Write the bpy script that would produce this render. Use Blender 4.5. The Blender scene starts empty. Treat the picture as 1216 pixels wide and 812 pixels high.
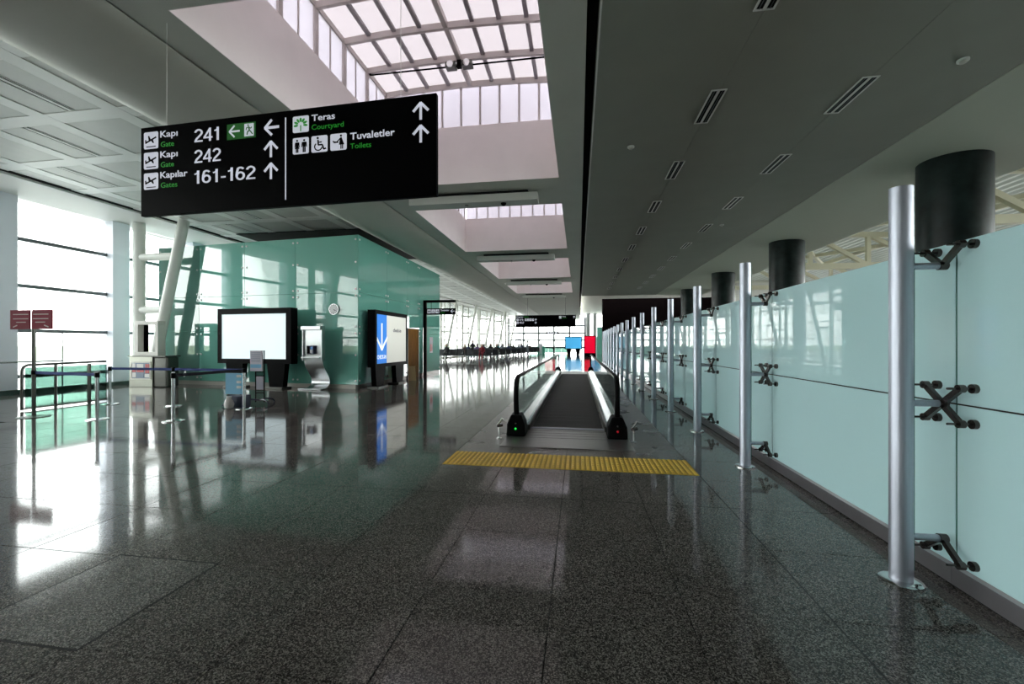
import bpy, bmesh, math, random
from math import pi, sin, cos, radians, atan, atan2, hypot, sqrt
from mathutils import Vector, Matrix

scene = bpy.context.scene
COL = scene.collection
rnd = random.Random(7)

# ---------------------------------------------------------------- camera
cam = bpy.data.objects.new('camera', bpy.data.cameras.new('camera'))
COL.objects.link(cam)
cam.location = (0, 0, 1.5)
cam.rotation_euler = (pi / 2, 0, atan(79 / 505))
cam.data.sensor_width = 36
cam.data.lens = 505 / 1216 * 36
cam.data.shift_y = 2 / 1216
cam.data.clip_start = 0.05
cam.data.clip_end = 1000
scene.camera = cam

# ---------------------------------------------------------------- exposure, sky
EXPO = 3.25
scene.view_settings.view_transform = 'Standard'
scene.view_settings.look = 'None'
scene.view_settings.gamma = 1
scene.view_settings.use_curve_mapping = False
scene.view_settings.exposure = EXPO
scene.cycles.max_bounces = 12
scene.cycles.diffuse_bounces = 5
scene.cycles.glossy_bounces = 5
scene.cycles.transparent_max_bounces = 16
scene.cycles.caustics_reflective = False
scene.cycles.caustics_refractive = False
scene.cycles.sample_clamp_indirect = 6

world = bpy.data.worlds.new('sky')
scene.world = world
world.use_nodes = True
wn = world.node_tree
wn.nodes.clear()
wo = wn.nodes.new('ShaderNodeOutputWorld')
wb = wn.nodes.new('ShaderNodeBackground')
wt = wn.nodes.new('ShaderNodeTexCoord')
ws = wn.nodes.new('ShaderNodeSeparateXYZ')
wr = wn.nodes.new('ShaderNodeValToRGB')
wr.color_ramp.elements[0].position = 0.0
wr.color_ramp.elements[0].color = (1.0, 0.985, 0.965, 1)
wr.color_ramp.elements[1].position = 0.7
wr.color_ramp.elements[1].color = (0.93, 0.965, 1.0, 1)
wn.links.new(wt.outputs['Generated'], ws.inputs[0])
wn.links.new(ws.outputs['Z'], wr.inputs[0])
wn.links.new(wr.outputs[0], wb.inputs['Color'])
wn.links.new(wb.outputs[0], wo.inputs['Surface'])
wb.inputs['Strength'].default_value = 1.25

# ---------------------------------------------------------------- materials
MATS = {}


def mat(name, col, rough=0.5, metal=0.0, spec=0.5, noise=0.0, scale=8.0, emit=0.0, ior=1.5, bump=0.0, stretch=None, coat=0.0):
    if name in MATS:
        return MATS[name]
    m = bpy.data.materials.new(name)
    m.use_nodes = True
    nt = m.node_tree
    b = nt.nodes['Principled BSDF']
    b.inputs['Base Color'].default_value = (*col, 1)
    b.inputs['Roughness'].default_value = rough
    b.inputs['Metallic'].default_value = metal
    b.inputs['Specular IOR Level'].default_value = spec
    b.inputs['IOR'].default_value = ior
    b.inputs['Coat Weight'].default_value = coat
    if emit:
        b.inputs['Emission Color'].default_value = (*col, 1)
        b.inputs['Emission Strength'].default_value = emit
    if noise or bump:
        tc = nt.nodes.new('ShaderNodeNewGeometry')
        mp = nt.nodes.new('ShaderNodeMapping')
        if stretch:
            mp.inputs['Scale'].default_value = stretch
        nz = nt.nodes.new('ShaderNodeTexNoise')
        nz.inputs['Scale'].default_value = scale
        nz.inputs['Detail'].default_value = 4
        nt.links.new(tc.outputs['Position'], mp.inputs[0])
        nt.links.new(mp.outputs[0], nz.inputs['Vector'])
        if noise:
            r = nt.nodes.new('ShaderNodeValToRGB')
            r.color_ramp.elements[0].position = 0.3
            r.color_ramp.elements[1].position = 0.7
            r.color_ramp.elements[0].color = (*[c * (1 - noise) for c in col], 1)
            r.color_ramp.elements[1].color = (*[min(1, c * (1 + noise)) for c in col], 1)
            nt.links.new(nz.outputs['Fac'], r.inputs[0])
            nt.links.new(r.outputs[0], b.inputs['Base Color'])
        if bump:
            bp = nt.nodes.new('ShaderNodeBump')
            bp.inputs['Strength'].default_value = bump
            bp.inputs['Distance'].default_value = 0.01
            nt.links.new(nz.outputs['Fac'], bp.inputs['Height'])
            nt.links.new(bp.outputs[0], b.inputs['Normal'])
    MATS[name] = m
    return m


def granite(name, dark, mid, light, rough, joints=False, spec=0.5):
    m = bpy.data.materials.new(name)
    m.use_nodes = True
    nt = m.node_tree
    N, L = nt.nodes, nt.links
    b = N['Principled BSDF']
    g = N.new('ShaderNodeNewGeometry')
    vo = N.new('ShaderNodeTexVoronoi')
    vo.inputs['Scale'].default_value = 180
    rp = N.new('ShaderNodeValToRGB')
    e = rp.color_ramp.elements
    e[0].position, e[0].color = 0.12, (*dark, 1)
    e[1].position, e[1].color = 0.95, (*light, 1)
    k = e.new(0.55)
    k.color = (*mid, 1)
    L.new(g.outputs['Position'], vo.inputs['Vector'])
    sp = N.new('ShaderNodeSeparateColor')
    L.new(vo.outputs['Color'], sp.inputs[0])
    L.new(sp.outputs[0], rp.inputs[0])
    nz = N.new('ShaderNodeTexNoise')
    nz.inputs['Scale'].default_value = 1.3
    nz.inputs['Detail'].default_value = 5
    L.new(g.outputs['Position'], nz.inputs['Vector'])
    mr = N.new('ShaderNodeMapRange')
    mr.inputs['From Min'].default_value = 0.3
    mr.inputs['From Max'].default_value = 0.7
    mr.inputs['To Min'].default_value = 0.82
    mr.inputs['To Max'].default_value = 1.15
    L.new(nz.outputs['Fac'], mr.inputs[0])
    mx = N.new('ShaderNodeMix')
    mx.data_type = 'RGBA'
    mx.blend_type = 'MULTIPLY'
    mx.inputs[0].default_value = 1
    L.new(rp.outputs[0], mx.inputs[6])
    L.new(mr.outputs[0], mx.inputs[7])
    out = mx.outputs[2]
    if joints:                                   # joint lines of the same tile grid, too far off to be built
        sx = N.new('ShaderNodeSeparateXYZ')
        L.new(g.outputs['Position'], sx.inputs[0])
        res = []
        for o, off, step in ((0, 1.36, 0.76), (1, 0.14, 0.8)):
            a = N.new('ShaderNodeMath'); a.operation = 'SUBTRACT'
            L.new(sx.outputs[o], a.inputs[0]); a.inputs[1].default_value = off
            d = N.new('ShaderNodeMath'); d.operation = 'DIVIDE'
            L.new(a.outputs[0], d.inputs[0]); d.inputs[1].default_value = step
            f = N.new('ShaderNodeMath'); f.operation = 'FRACT'
            L.new(d.outputs[0], f.inputs[0])
            c = N.new('ShaderNodeMath'); c.operation = 'GREATER_THAN'
            L.new(f.outputs[0], c.inputs[0]); c.inputs[1].default_value = 0.005
            res.append(c)
        mm = N.new('ShaderNodeMath'); mm.operation = 'MINIMUM'
        L.new(res[0].outputs[0], mm.inputs[0]); L.new(res[1].outputs[0], mm.inputs[1])
        jm = N.new('ShaderNodeMix'); jm.data_type = 'RGBA'
        L.new(mm.outputs[0], jm.inputs[0])
        jm.inputs[6].default_value = (0.02, 0.02, 0.02, 1)
        L.new(out, jm.inputs[7])
        out = jm.outputs[2]
    L.new(out, b.inputs['Base Color'])
    rn = N.new('ShaderNodeMapRange')
    rn.inputs['To Min'].default_value = rough * 0.75
    rn.inputs['To Max'].default_value = rough * 1.3
    L.new(nz.outputs['Fac'], rn.inputs[0])
    L.new(rn.outputs[0], b.inputs['Roughness'])
    b.inputs['Specular IOR Level'].default_value = spec
    return m


def glass(name, tint, refl=1.0, rough=0.0, ior=1.5):
    """thin pane: Fresnel reflection over tinted see-through"""
    m = bpy.data.materials.new(name)
    m.use_nodes = True
    nt = m.node_tree
    nt.nodes.clear()
    o = nt.nodes.new('ShaderNodeOutputMaterial')
    mix = nt.nodes.new('ShaderNodeMixShader')
    fr = nt.nodes.new('ShaderNodeFresnel')
    fr.inputs['IOR'].default_value = ior
    t = nt.nodes.new('ShaderNodeBsdfTransparent')
    t.inputs['Color'].default_value = (*tint, 1)
    g = nt.nodes.new('ShaderNodeBsdfGlossy')
    g.inputs['Roughness'].default_value = rough
    mu = nt.nodes.new('ShaderNodeMath')
    mu.operation = 'MULTIPLY'
    mu.inputs[1].default_value = refl
    nt.links.new(fr.outputs[0], mu.inputs[0])
    nt.links.new(mu.outputs[0], mix.inputs[0])
    nt.links.new(t.outputs[0], mix.inputs[1])
    nt.links.new(g.outputs[0], mix.inputs[2])
    nt.links.new(mix.outputs[0], o.inputs[0])
    return m


def frosted(name, dif, trans, ratio, rough, ior=1.5, clear=0.0):
    """milky pane: diffuse + translucent under a glossy skin"""
    m = bpy.data.materials.new(name)
    m.use_nodes = True
    nt = m.node_tree
    nt.nodes.clear()
    N, L = nt.nodes, nt.links
    o = N.new('ShaderNodeOutputMaterial')
    d = N.new('ShaderNodeBsdfDiffuse'); d.inputs['Color'].default_value = (*dif, 1)
    t = N.new('ShaderNodeBsdfTranslucent'); t.inputs['Color'].default_value = (*trans, 1)
    a = N.new('ShaderNodeMixShader'); a.inputs[0].default_value = ratio
    L.new(d.outputs[0], a.inputs[1]); L.new(t.outputs[0], a.inputs[2])
    body = a
    if clear:
        tr = N.new('ShaderNodeBsdfTransparent'); tr.inputs['Color'].default_value = (*trans, 1)
        c = N.new('ShaderNodeMixShader'); c.inputs[0].default_value = clear
        L.new(a.outputs[0], c.inputs[1]); L.new(tr.outputs[0], c.inputs[2])
        body = c
    g = N.new('ShaderNodeBsdfGlossy'); g.inputs['Roughness'].default_value = rough
    fr = N.new('ShaderNodeFresnel'); fr.inputs['IOR'].default_value = ior
    mx = N.new('ShaderNodeMixShader')
    L.new(fr.outputs[0], mx.inputs[0]); L.new(body.outputs[0], mx.inputs[1]); L.new(g.outputs[0], mx.inputs[2])
    L.new(mx.outputs[0], o.inputs[0])
    return m


EM = 1 / 2 ** EXPO          # an emitter of this strength shows at its own colour
M_floor = granite('polished_granite', (0.020, 0.018, 0.0165), (0.080, 0.072, 0.066), (0.28, 0.255, 0.235), 0.07, True, 0.28)
M_tile = granite('polished_granite_tile', (0.020, 0.018, 0.0165), (0.080, 0.072, 0.066), (0.28, 0.255, 0.235), 0.07, False, 0.28)
M_matte = granite('honed_granite', (0.052, 0.046, 0.041), (0.108, 0.098, 0.088), (0.24, 0.22, 0.20), 0.28, False, 0.35)
M_border = granite('brown_border_granite', (0.028, 0.023, 0.020), (0.085, 0.072, 0.064), (0.22, 0.19, 0.17), 0.3, False, 0.3)
M_grout = mat('dark_grout', (0.012, 0.012, 0.012), 0.8)
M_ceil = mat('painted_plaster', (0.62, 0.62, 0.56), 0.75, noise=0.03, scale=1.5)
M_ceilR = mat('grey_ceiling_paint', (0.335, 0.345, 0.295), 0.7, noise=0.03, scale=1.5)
M_bulk = mat('bulkhead_paint', (0.56, 0.55, 0.49), 0.55, noise=0.02, scale=2)
M_panel = mat('ceiling_panel_white', (0.64, 0.65, 0.61), 0.42, noise=0.03, scale=3)
M_bar = mat('ceiling_bar_white', (0.90, 0.91, 0.88), 0.4)
M_trimw = mat('trim_white', (0.80, 0.80, 0.77), 0.5)
M_well = mat('well_plaster', (0.90, 0.83, 0.81), 0.8, noise=0.02, scale=2)
M_poly = frosted('opal_glazing', (0.60, 0.56, 0.56), (0.50, 0.470, 0.477), 0.85, 0.3, 1.4, 0.08)
M_polyv = frosted('opal_clerestory', (0.58, 0.56, 0.60), (0.58, 0.56, 0.60), 0.85, 0.3, 1.4, 0.08)
M_rib = mat('rib_paint', (0.55, 0.49, 0.47), 0.5)
M_black = mat('black_enamel', (0.0016, 0.0016, 0.002), 0.4, spec=0.03)
M_blackmatte = mat('black_matte', (0.005, 0.004, 0.004), 0.7, spec=0.2)
M_rubber = mat('black_rubber', (0.003, 0.003, 0.0035), 0.45, spec=0.1)
M_dark = mat('dark_gap', (0.01, 0.01, 0.01), 0.9)
M_steel = mat('brushed_steel', (0.55, 0.56, 0.57), 0.27, 1.0, noise=0.08, scale=3, stretch=(60, 60, 1))
M_chrome = mat('polished_steel', (0.72, 0.72, 0.72), 0.12, 1.0)
M_plate = mat('grooved_aluminium', (0.34, 0.34, 0.33), 0.38, 1.0, noise=0.12, scale=3, stretch=(1, 60, 1))
M_alu = mat('satin_aluminium', (0.47, 0.49, 0.56), 0.5, 1.0, noise=0.05, scale=2, stretch=(40, 40, 1))
M_bronze = mat('dark_steel_fitting', (0.10, 0.085, 0.08), 0.25, 0.9)
M_skirt = mat('skirting_steel', (0.34, 0.32, 0.34), 0.35, 0.9, noise=0.05, scale=3)
M_mull = mat('blue_grey_column_paint', (0.82, 0.86, 0.94), 0.45)
M_pipe = mat('cream_white_pipe', (0.74, 0.75, 0.70), 0.38)
M_frame = mat('grey_mullion', (0.16, 0.18, 0.19), 0.4, 0.3)
M_pane = glass('facade_glass', (0.95, 0.98, 0.97), 0.7)
M_clear = glass('clear_glass', (0.86, 0.93, 0.91), 0.8)
M_greenrail = glass('green_glass', (0.30, 0.42, 0.375), 0.8)
M_greensee = frosted('green_see_through_glass', (0.30, 0.62, 0.53), (0.40, 0.72, 0.62), 0.5, 0.012, 1.8, 0.12)
M_pod = mat('teal_painted_glass', (0.17, 0.46, 0.38), 0.012, 0, 0.5, ior=1.85)
M_frost = frosted('frosted_cyan_glass', (0.66, 0.95, 0.98), (0.82, 0.97, 0.99), 0.6, 0.014, 1.42)
M_edge = mat('green_glass_edge', (0.05, 0.20, 0.16), 0.2)
M_sill = mat('pale_plinth', (0.55, 0.53, 0.48), 0.6)
M_marble = mat('dark_green_marble', (0.009, 0.017, 0.017), 0.36, spec=0.25, noise=0.7, scale=3.0)
M_cream = mat('cream_steel_paint', (0.72, 0.68, 0.52), 0.5)
M_deck = frosted('white_corrugated_deck', (0.62, 0.64, 0.60), (0.42, 0.44, 0.41), 0.5, 0.4, 1.4)  # translucency added so more sky light reaches the frosted glass wall
M_yellow = mat('yellow_tactile_rubber', (0.78, 0.52, 0.075), 0.45, noise=0.12, scale=3)
M_pallet = mat('dark_grooved_pallet', (0.013, 0.0115, 0.0105), 0.6, 0.0, 0.2, noise=0.25, scale=2.2)
M_white = mat('sign_white', (0.64, 0.65, 0.74), 0.5, emit=0.50 * EM)
M_sgreen = mat('sign_green', (0.01, 0.20, 0.015), 0.5, emit=0.7 * EM)
M_exitg = mat('exit_green', (0.004, 0.085, 0.006), 0.5, emit=0.5 * EM)
M_screen = mat('lit_white_screen', (0.72, 0.84, 0.88), 0.5, emit=0.72 * EM, spec=0.1)
M_cream_lit = mat('lit_cream_panel', (0.72, 0.73, 0.66), 0.4, emit=0.55 * EM)
M_blue_lit = mat('lit_blue_panel', (0.01, 0.19, 0.68), 0.4, emit=0.8 * EM)
M_white_lit = mat('lit_white_mark', (0.85, 0.9, 0.95), 0.4, emit=0.8 * EM)
M_grey_txt = mat('grey_print', (0.10, 0.11, 0.13), 0.5)
M_sky_lit = mat('lit_sky_blue_screen', (0.07, 0.39, 0.72), 0.3, emit=0.8 * EM)
M_red_lit = mat('lit_red_screen', (0.66, 0.0, 0.025), 0.3, emit=0.85 * EM)
M_led_g = mat('green_indicator', (0.02, 0.8, 0.08), 0.3, emit=1.2 * EM)
M_led_r = mat('red_indicator', (0.6, 0.01, 0.02), 0.3, emit=0.5 * EM)
M_maroon = mat('maroon_board', (0.17, 0.006, 0.02), 0.6, spec=0.1)
M_pink = mat('pale_print', (0.40, 0.20, 0.22), 0.5)
M_belt = mat('navy_belt', (0.01, 0.035, 0.20), 0.7)
M_belt2 = mat('black_belt', (0.008, 0.010, 0.02), 0.7)
M_wood = mat('orange_brown_wood', (0.26, 0.115, 0.025), 0.6, spec=0.05, noise=0.25, scale=2.5, stretch=(12, 12, 1))
M_caution = mat('cream_yellow_plastic', (0.66, 0.50, 0.24), 0.5)
M_cauty = mat('caution_yellow', (0.80, 0.45, 0.03), 0.5)
M_lilac = mat('lilac_white_paper', (0.62, 0.58, 0.66), 0.6)
M_lblue = mat('light_blue_board', (0.22, 0.52, 0.74), 0.5)
M_navy = mat('navy_paint', (0.01, 0.018, 0.06), 0.4)
M_bag = mat('white_plastic', (0.75, 0.72, 0.70), 0.5)
M_redcan = mat('red_print', (0.42, 0.03, 0.03), 0.4)
M_greyblue = mat('grey_blue_print', (0.22, 0.27, 0.36), 0.5)
M_cab = mat('greenish_steel_cabinet', (0.27, 0.275, 0.235), 0.4, 0.85, noise=0.06, scale=2)
M_cabdark = mat('dark_steel_cabinet', (0.10, 0.10, 0.09), 0.3, 0.8)
M_frameg = mat('warm_white_frame', (0.62, 0.60, 0.55), 0.45)
M_clock = mat('clock_dial', (0.85, 0.86, 0.86), 0.4)
M_seat = mat('black_seat', (0.008, 0.009, 0.013), 0.5)
M_tarmac = mat('pale_apron', (0.38, 0.38, 0.365), 0.9, noise=0.06, scale=0.05)
M_grass = mat('dry_grass', (0.20, 0.24, 0.14), 0.95, noise=0.2, scale=0.05)
M_farcol = mat('grey_far_column', (0.30, 0.33, 0.32), 0.5)
M_back = mat('back_wall_paint', (0.45, 0.45, 0.43), 0.8)
M_beam = mat('beam_white', (0.60, 0.62, 0.57), 0.55)
M_backwall_dark = mat('maroon_black_wall', (0.0022, 0.0006, 0.0008), 0.7, spec=0.05)


# ---------------------------------------------------------------- mesh helpers
class MB:
    def __init__(s):
        s.v, s.f, s.mi = [], [], []
        s.m = 0

    def add(s, vs, fs):
        o = len(s.v)
        s.v += [tuple(p) for p in vs]
        for f in fs:
            s.f.append(tuple(i + o for i in f))
            s.mi.append(s.m)
        return s

    def box(s, x0, x1, y0, y1, z0, z1):
        return s.add([(x0, y0, z0), (x1, y0, z0), (x1, y1, z0), (x0, y1, z0), (x0, y0, z1), (x1, y0, z1), (x1, y1, z1), (x0, y1, z1)],
                     [(0, 3, 2, 1), (4, 5, 6, 7), (0, 1, 5, 4), (1, 2, 6, 5), (2, 3, 7, 6), (3, 0, 4, 7)])

    def quad(s, a, b, c, d):
        return s.add([a, b, c, d], [(0, 1, 2, 3)])

    def bar(s, p0, p1, w, h):
        p0, p1 = Vector(p0), Vector(p1)
        t = (p1 - p0).normalized()
        up = Vector((0, 0, 1)) if abs(t.z) < 0.99 else Vector((0, 1, 0))
        a = t.cross(up).normalized() * (w / 2)
        b = a.cross(t).normalized() * (h / 2)
        vs = [p + q for p in (p0, p1) for q in (-a - b, a - b, a + b, -a + b)]
        return s.add(vs, [(0, 1, 2, 3), (7, 6, 5, 4), (0, 4, 5, 1), (1, 5, 6, 2), (2, 6, 7, 3), (3, 7, 4, 0)])

    def tube(s, pts, r, n=12, closed=False):
        pts = [Vector(p) for p in pts]
        rs = r if isinstance(r, (list, tuple)) else [r] * len(pts)
        k = len(pts)
        prev = None
        vs, fs = [], []
        for i, p in enumerate(pts):
            t = (pts[min(i + 1, k - 1)] - p).normalized() + (p - pts[max(i - 1, 0)]).normalized()
            t.normalize()
            if prev is None:
                up = Vector((0, 0, 1)) if abs(t.z) < 0.9 else Vector((1, 0, 0))
                a = t.cross(up).normalized()
            else:
                a = (prev - t * prev.dot(t)).normalized()
            prev = a
            b = t.cross(a)
            for j in range(n):
                an = 2 * pi * j / n
                vs.append(p + (a * cos(an) + b * sin(an)) * rs[i])
        for i in range(k - 1):
            for j in range(n):
                fs.append((i * n + j, i * n + (j + 1) % n, (i + 1) * n + (j + 1) % n, (i + 1) * n + j))
        fs.append(tuple(reversed(range(n))))
        fs.append(tuple(range((k - 1) * n, k * n)))
        return s.add(vs, fs)

    def cyl(s, p0, p1, r, n=16):
        return s.tube([p0, p1], r, n)

    def lathe(s, prof, c=(0, 0), n=20):
        vs, fs = [], []
        k = len(prof)
        for r, z in prof:
            for j in range(n):
                a = 2 * pi * j / n
                vs.append((c[0] + r * cos(a), c[1] + r * sin(a), z))
        for i in range(k - 1):
            for j in range(n):
                fs.append((i * n + j, i * n + (j + 1) % n, (i + 1) * n + (j + 1) % n, (i + 1) * n + j))
        fs.append(tuple(reversed(range(n))))
        fs.append(tuple(range((k - 1) * n, k * n)))
        return s.add(vs, fs)

    def prism(s, poly, axis, a, b):
        n = len(poly)

        def P(p, t):
            return (t, p[0], p[1]) if axis == 'x' else (p[0], t, p[1]) if axis == 'y' else (p[0], p[1], t)
        vs = [P(p, a) for p in poly] + [P(p, b) for p in poly]
        fs = [tuple(range(n)), tuple(reversed(range(n, 2 * n)))]
        fs += [(i, n + i, n + (i + 1) % n, (i + 1) % n) for i in range(n)]
        return s.add(vs, fs)

    def sphere(s, c, r, n=14, m=8, sz=1.0):
        prof = [(r * sin(pi * i / m) + 1e-5, c[2] + sz * r * -cos(pi * i / m)) for i in range(m + 1)]
        return s.lathe(prof, c, n)

    def mesh(s, name, smooth=False):
        me = bpy.data.meshes.new(name)
        me.from_pydata(s.v, [], s.f)
        bm = bmesh.new()
        bm.from_mesh(me)
        bmesh.ops.recalc_face_normals(bm, faces=bm.faces)
        bm.to_mesh(me)
        bm.free()
        if smooth:
            me.polygons.foreach_set('use_smooth', [True] * len(me.polygons))
            me.set_sharp_from_angle(angle=radians(38))
        if any(s.mi):
            me.polygons.foreach_set('material_index', s.mi)
        me.update()
        return me

    def build(s, name, m, parent=None, smooth=False, bevel=0.0, loc=None):
        o = put(name, s.mesh(name, smooth), m, parent, loc)
        if bevel:
            b = o.modifiers.new('bevel', 'BEVEL')
            b.width = bevel
            b.segments = 2
            b.limit_method = 'ANGLE'
        return o


def put(name, me, m, parent=None, loc=None, rot=None):
    o = bpy.data.objects.new(name, me)
    COL.objects.link(o)
    if m is not None and not me.materials:
        for x in (m if isinstance(m, (list, tuple)) else [m]):
            me.materials.append(x)
    if parent is not None:
        o.parent = parent
    if loc is not None:
        o.location = loc
    if rot is not None:
        o.rotation_euler = rot
    return o


def tag(o, label, cat, group=None):
    o['label'] = label
    o['category'] = cat
    if group:
        o['group'] = group
    return o


def thing(name, label, cat, loc=(0, 0, 0), rz=0.0, group=None):
    o = bpy.data.objects.new(name, None)
    COL.objects.link(o)
    o.empty_display_size = 0.1
    o.location = loc
    o.rotation_euler = (0, 0, rz)
    return tag(o, label, cat, group)


def struct(name, loc=(0, 0, 0)):
    o = bpy.data.objects.new(name, None)
    COL.objects.link(o)
    o.location = loc
    o['kind'] = 'structure'
    return o


def kids(o):
    return [c for c in COL.objects if c.parent == o]


def dup(root, loc, rz=None, label=None, group=None):
    r = root.copy()
    COL.objects.link(r)
    r.location = loc
    if rz is not None:
        r.rotation_euler = (0, 0, rz)
    if label:
        r['label'] = label
    if group:
        r['group'] = group
    for ch in CH(root):
        c = ch.copy()
        COL.objects.link(c)
        c.parent = r
        for g in CH(ch):
            d = g.copy()
            COL.objects.link(d)
            d.parent = c
    return r


def CH(o):
    return list(o.children)


NTH = ['first', 'second', 'third', 'fourth', 'fifth', 'sixth', 'seventh', 'eighth', 'ninth', 'tenth', 'eleventh', 'twelfth',
       'thirteenth', 'fourteenth', 'fifteenth', 'sixteenth', 'seventeenth', 'eighteenth', 'nineteenth', 'twentieth']


def offs(pts, w):
    """stroke: polyline -> list of quads (2-D)"""
    out = []
    for (x0, y0), (x1, y1) in zip(pts, pts[1:]):
        L = hypot(x1 - x0, y1 - y0) or 1
        nx, ny = -(y1 - y0) / L * w / 2, (x1 - x0) / L * w / 2
        ex, ey = (x1 - x0) / L * w / 2 * 0.3, (y1 - y0) / L * w / 2 * 0.3
        out.append([(x0 + nx - ex, y0 + ny - ey), (x1 + nx + ex, y1 + ny + ey), (x1 - nx + ex, y1 - ny + ey), (x0 - nx - ex, y0 - ny - ey)])
    return out


def ring(cx, cy, r, n=12, a0=0, a1=2 * pi):
    return [(cx + r * cos(a0 + (a1 - a0) * i / n), cy + r * sin(a0 + (a1 - a0) * i / n)) for i in range(n + (a1 - a0 < 6.28))]


def flat(name, polys, m, parent, y, t=0.003):
    """print laid on a board: thin raised polygons in the x-z plane, front at y"""
    b = MB()
    for p in polys:
        b.prism(p, 'y', y, y + t)
    return b.build(name, m, parent)


def rrect(x0, x1, z0, z1, r):
    return ring(x1 - r, z1 - r, r, 3, 0, pi / 2) + ring(x0 + r, z1 - r, r, 3, pi / 2, pi) + ring(x0 + r, z0 + r, r, 3, pi, 1.5 * pi) + ring(x1 - r, z0 + r, r, 3, 1.5 * pi, 2 * pi)


CAP = None


def text(name, s, m, parent, x0, x1, z0, cap, y, bold=0.0):
    """lettering as mesh: s from x0 to x1, baseline z0, cap height cap, front at y"""
    global CAP
    cu = bpy.data.curves.new(name, 'FONT')
    cu.offset = bold
    cu.extrude = 0.002
    cu.resolution_u = 3
    o = bpy.data.objects.new(name, cu)
    COL.objects.link(o)
    if CAP is None:
        cu.body = 'H'
        bpy.context.view_layer.update()
        me = bpy.data.meshes.new_from_object(o.evaluated_get(bpy.context.evaluated_depsgraph_get()))
        CAP = max(v.co.y for v in me.vertices)
    cu.body = s
    bpy.context.view_layer.update()
    me = bpy.data.meshes.new_from_object(o.evaluated_get(bpy.context.evaluated_depsgraph_get()))
    bpy.data.objects.remove(o)
    xs = [v.co.x for v in me.vertices]
    a, b = min(xs), max(xs)
    k = cap / CAP
    for v in me.vertices:
        x, yy, z = v.co
        v.co = (x0 + (x - a) / (b - a) * (x1 - x0), y - z * 0.5, z0 + yy * k)
    me.materials.clear()
    return put(name, me, m, parent)


def arrow(name, cx, cz, s, ang, m, parent, y, w=0.16):
    """open arrow, size s, pointing along ang (0 = up)"""
    pts = offs([(0, -0.5), (0, 0.42)], w) + offs([(-0.46, 0.0), (0, 0.47)], w) + offs([(0.46, 0.0), (0, 0.47)], w)
    c, n = cos(ang), sin(ang)
    return flat(name, [[(cx + s * (x * c - z * n), cz + s * (x * n + z * c)) for x, z in p] for p in pts], m, parent, y)


def ribbon(pts, w):
    """thick smooth stroke of a polyline -> quads (2-D)"""
    n = len(pts)
    lr = []
    for k in range(n):
        a, b = pts[max(k - 1, 0)], pts[min(k + 1, n - 1)]
        L = hypot(b[0] - a[0], b[1] - a[1]) or 1
        nx, ny = -(b[1] - a[1]) / L * w / 2, (b[0] - a[0]) / L * w / 2
        lr.append(((pts[k][0] + nx, pts[k][1] + ny), (pts[k][0] - nx, pts[k][1] - ny)))
    return [[lr[k][0], lr[k + 1][0], lr[k + 1][1], lr[k][1]] for k in range(n - 1)]


def arc(cx, cy, rx, ry, a0, a1, n=12):
    return [(cx + rx * cos(radians(a0 + (a1 - a0) * k / n)), cy + ry * sin(radians(a0 + (a1 - a0) * k / n))) for k in range(n + 1)]


DW = 0.13                                   # grotesque digits on a unit cap height: strokes and advance width
DIGIT = {
    '1': (ribbon([(0.30, 0.0), (0.30, 1.0)], DW + 0.01) + ribbon([(0.08, 0.74), (0.20, 0.77), (0.28, 0.86), (0.31, 1.0)], 0.10), 0.52),
    '2': (ribbon(arc(0.29, 0.71, 0.215, 0.225, 172, -38) + [(0.16, 0.25), (0.085, 0.065)], DW) + ribbon([(0.02, 0.06), (0.56, 0.06)], DW - 0.01), 0.62),
    '4': (ribbon([(0.43, 0.0), (0.43, 1.0)], DW) + ribbon([(0.42, 0.95), (0.05, 0.30)], 0.11) + ribbon([(0.0, 0.28), (0.59, 0.28)], 0.115), 0.64),
    '6': (ribbon(arc(0.30, 0.32, 0.215, 0.26, 0, 360, 20), DW) + ribbon(arc(0.30, 0.70, 0.21, 0.235, 32, 130, 8) + [(0.10, 0.60), (0.085, 0.40), (0.085, 0.30)], DW), 0.63),
    '7': (ribbon([(0.02, 0.94), (0.55, 0.94)], 0.12) + ribbon([(0.53, 0.92), (0.32, 0.5), (0.22, 0.0)], DW), 0.60),
    '-': (ribbon([(0.05, 0.35), (0.33, 0.35)], 0.12), 0.40),
}


def number(name, txt, m, parent, x0, x1, z0, cap, y):
    polys, x = [], 0.0
    for ch in txt:
        p, adv = DIGIT[ch]
        polys += [[(a + x, b) for a, b in q] for q in p]
        x += adv
    xs = [a for q in polys for a, b in q]
    lo, hi = min(xs), max(xs)
    return flat(name, [[(x0 + (a - lo) / (hi - lo) * (x1 - x0), z0 + b * cap) for a, b in q] for q in polys], m, parent, y)


# icon drawings, unit square 0..1
def ic_plane():
    return offs([(0.12, 0.36), (0.86, 0.66)], 0.09) + [[(0.36, 0.47), (0.50, 0.53), (0.38, 0.78), (0.30, 0.75)], [(0.50, 0.50), (0.64, 0.56), (0.72, 0.32), (0.62, 0.34)],
            [(0.12, 0.36), (0.20, 0.38), (0.16, 0.56), (0.09, 0.52)], [(0.18, 0.10), (0.84, 0.10), (0.84, 0.15), (0.18, 0.15)]]


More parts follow.
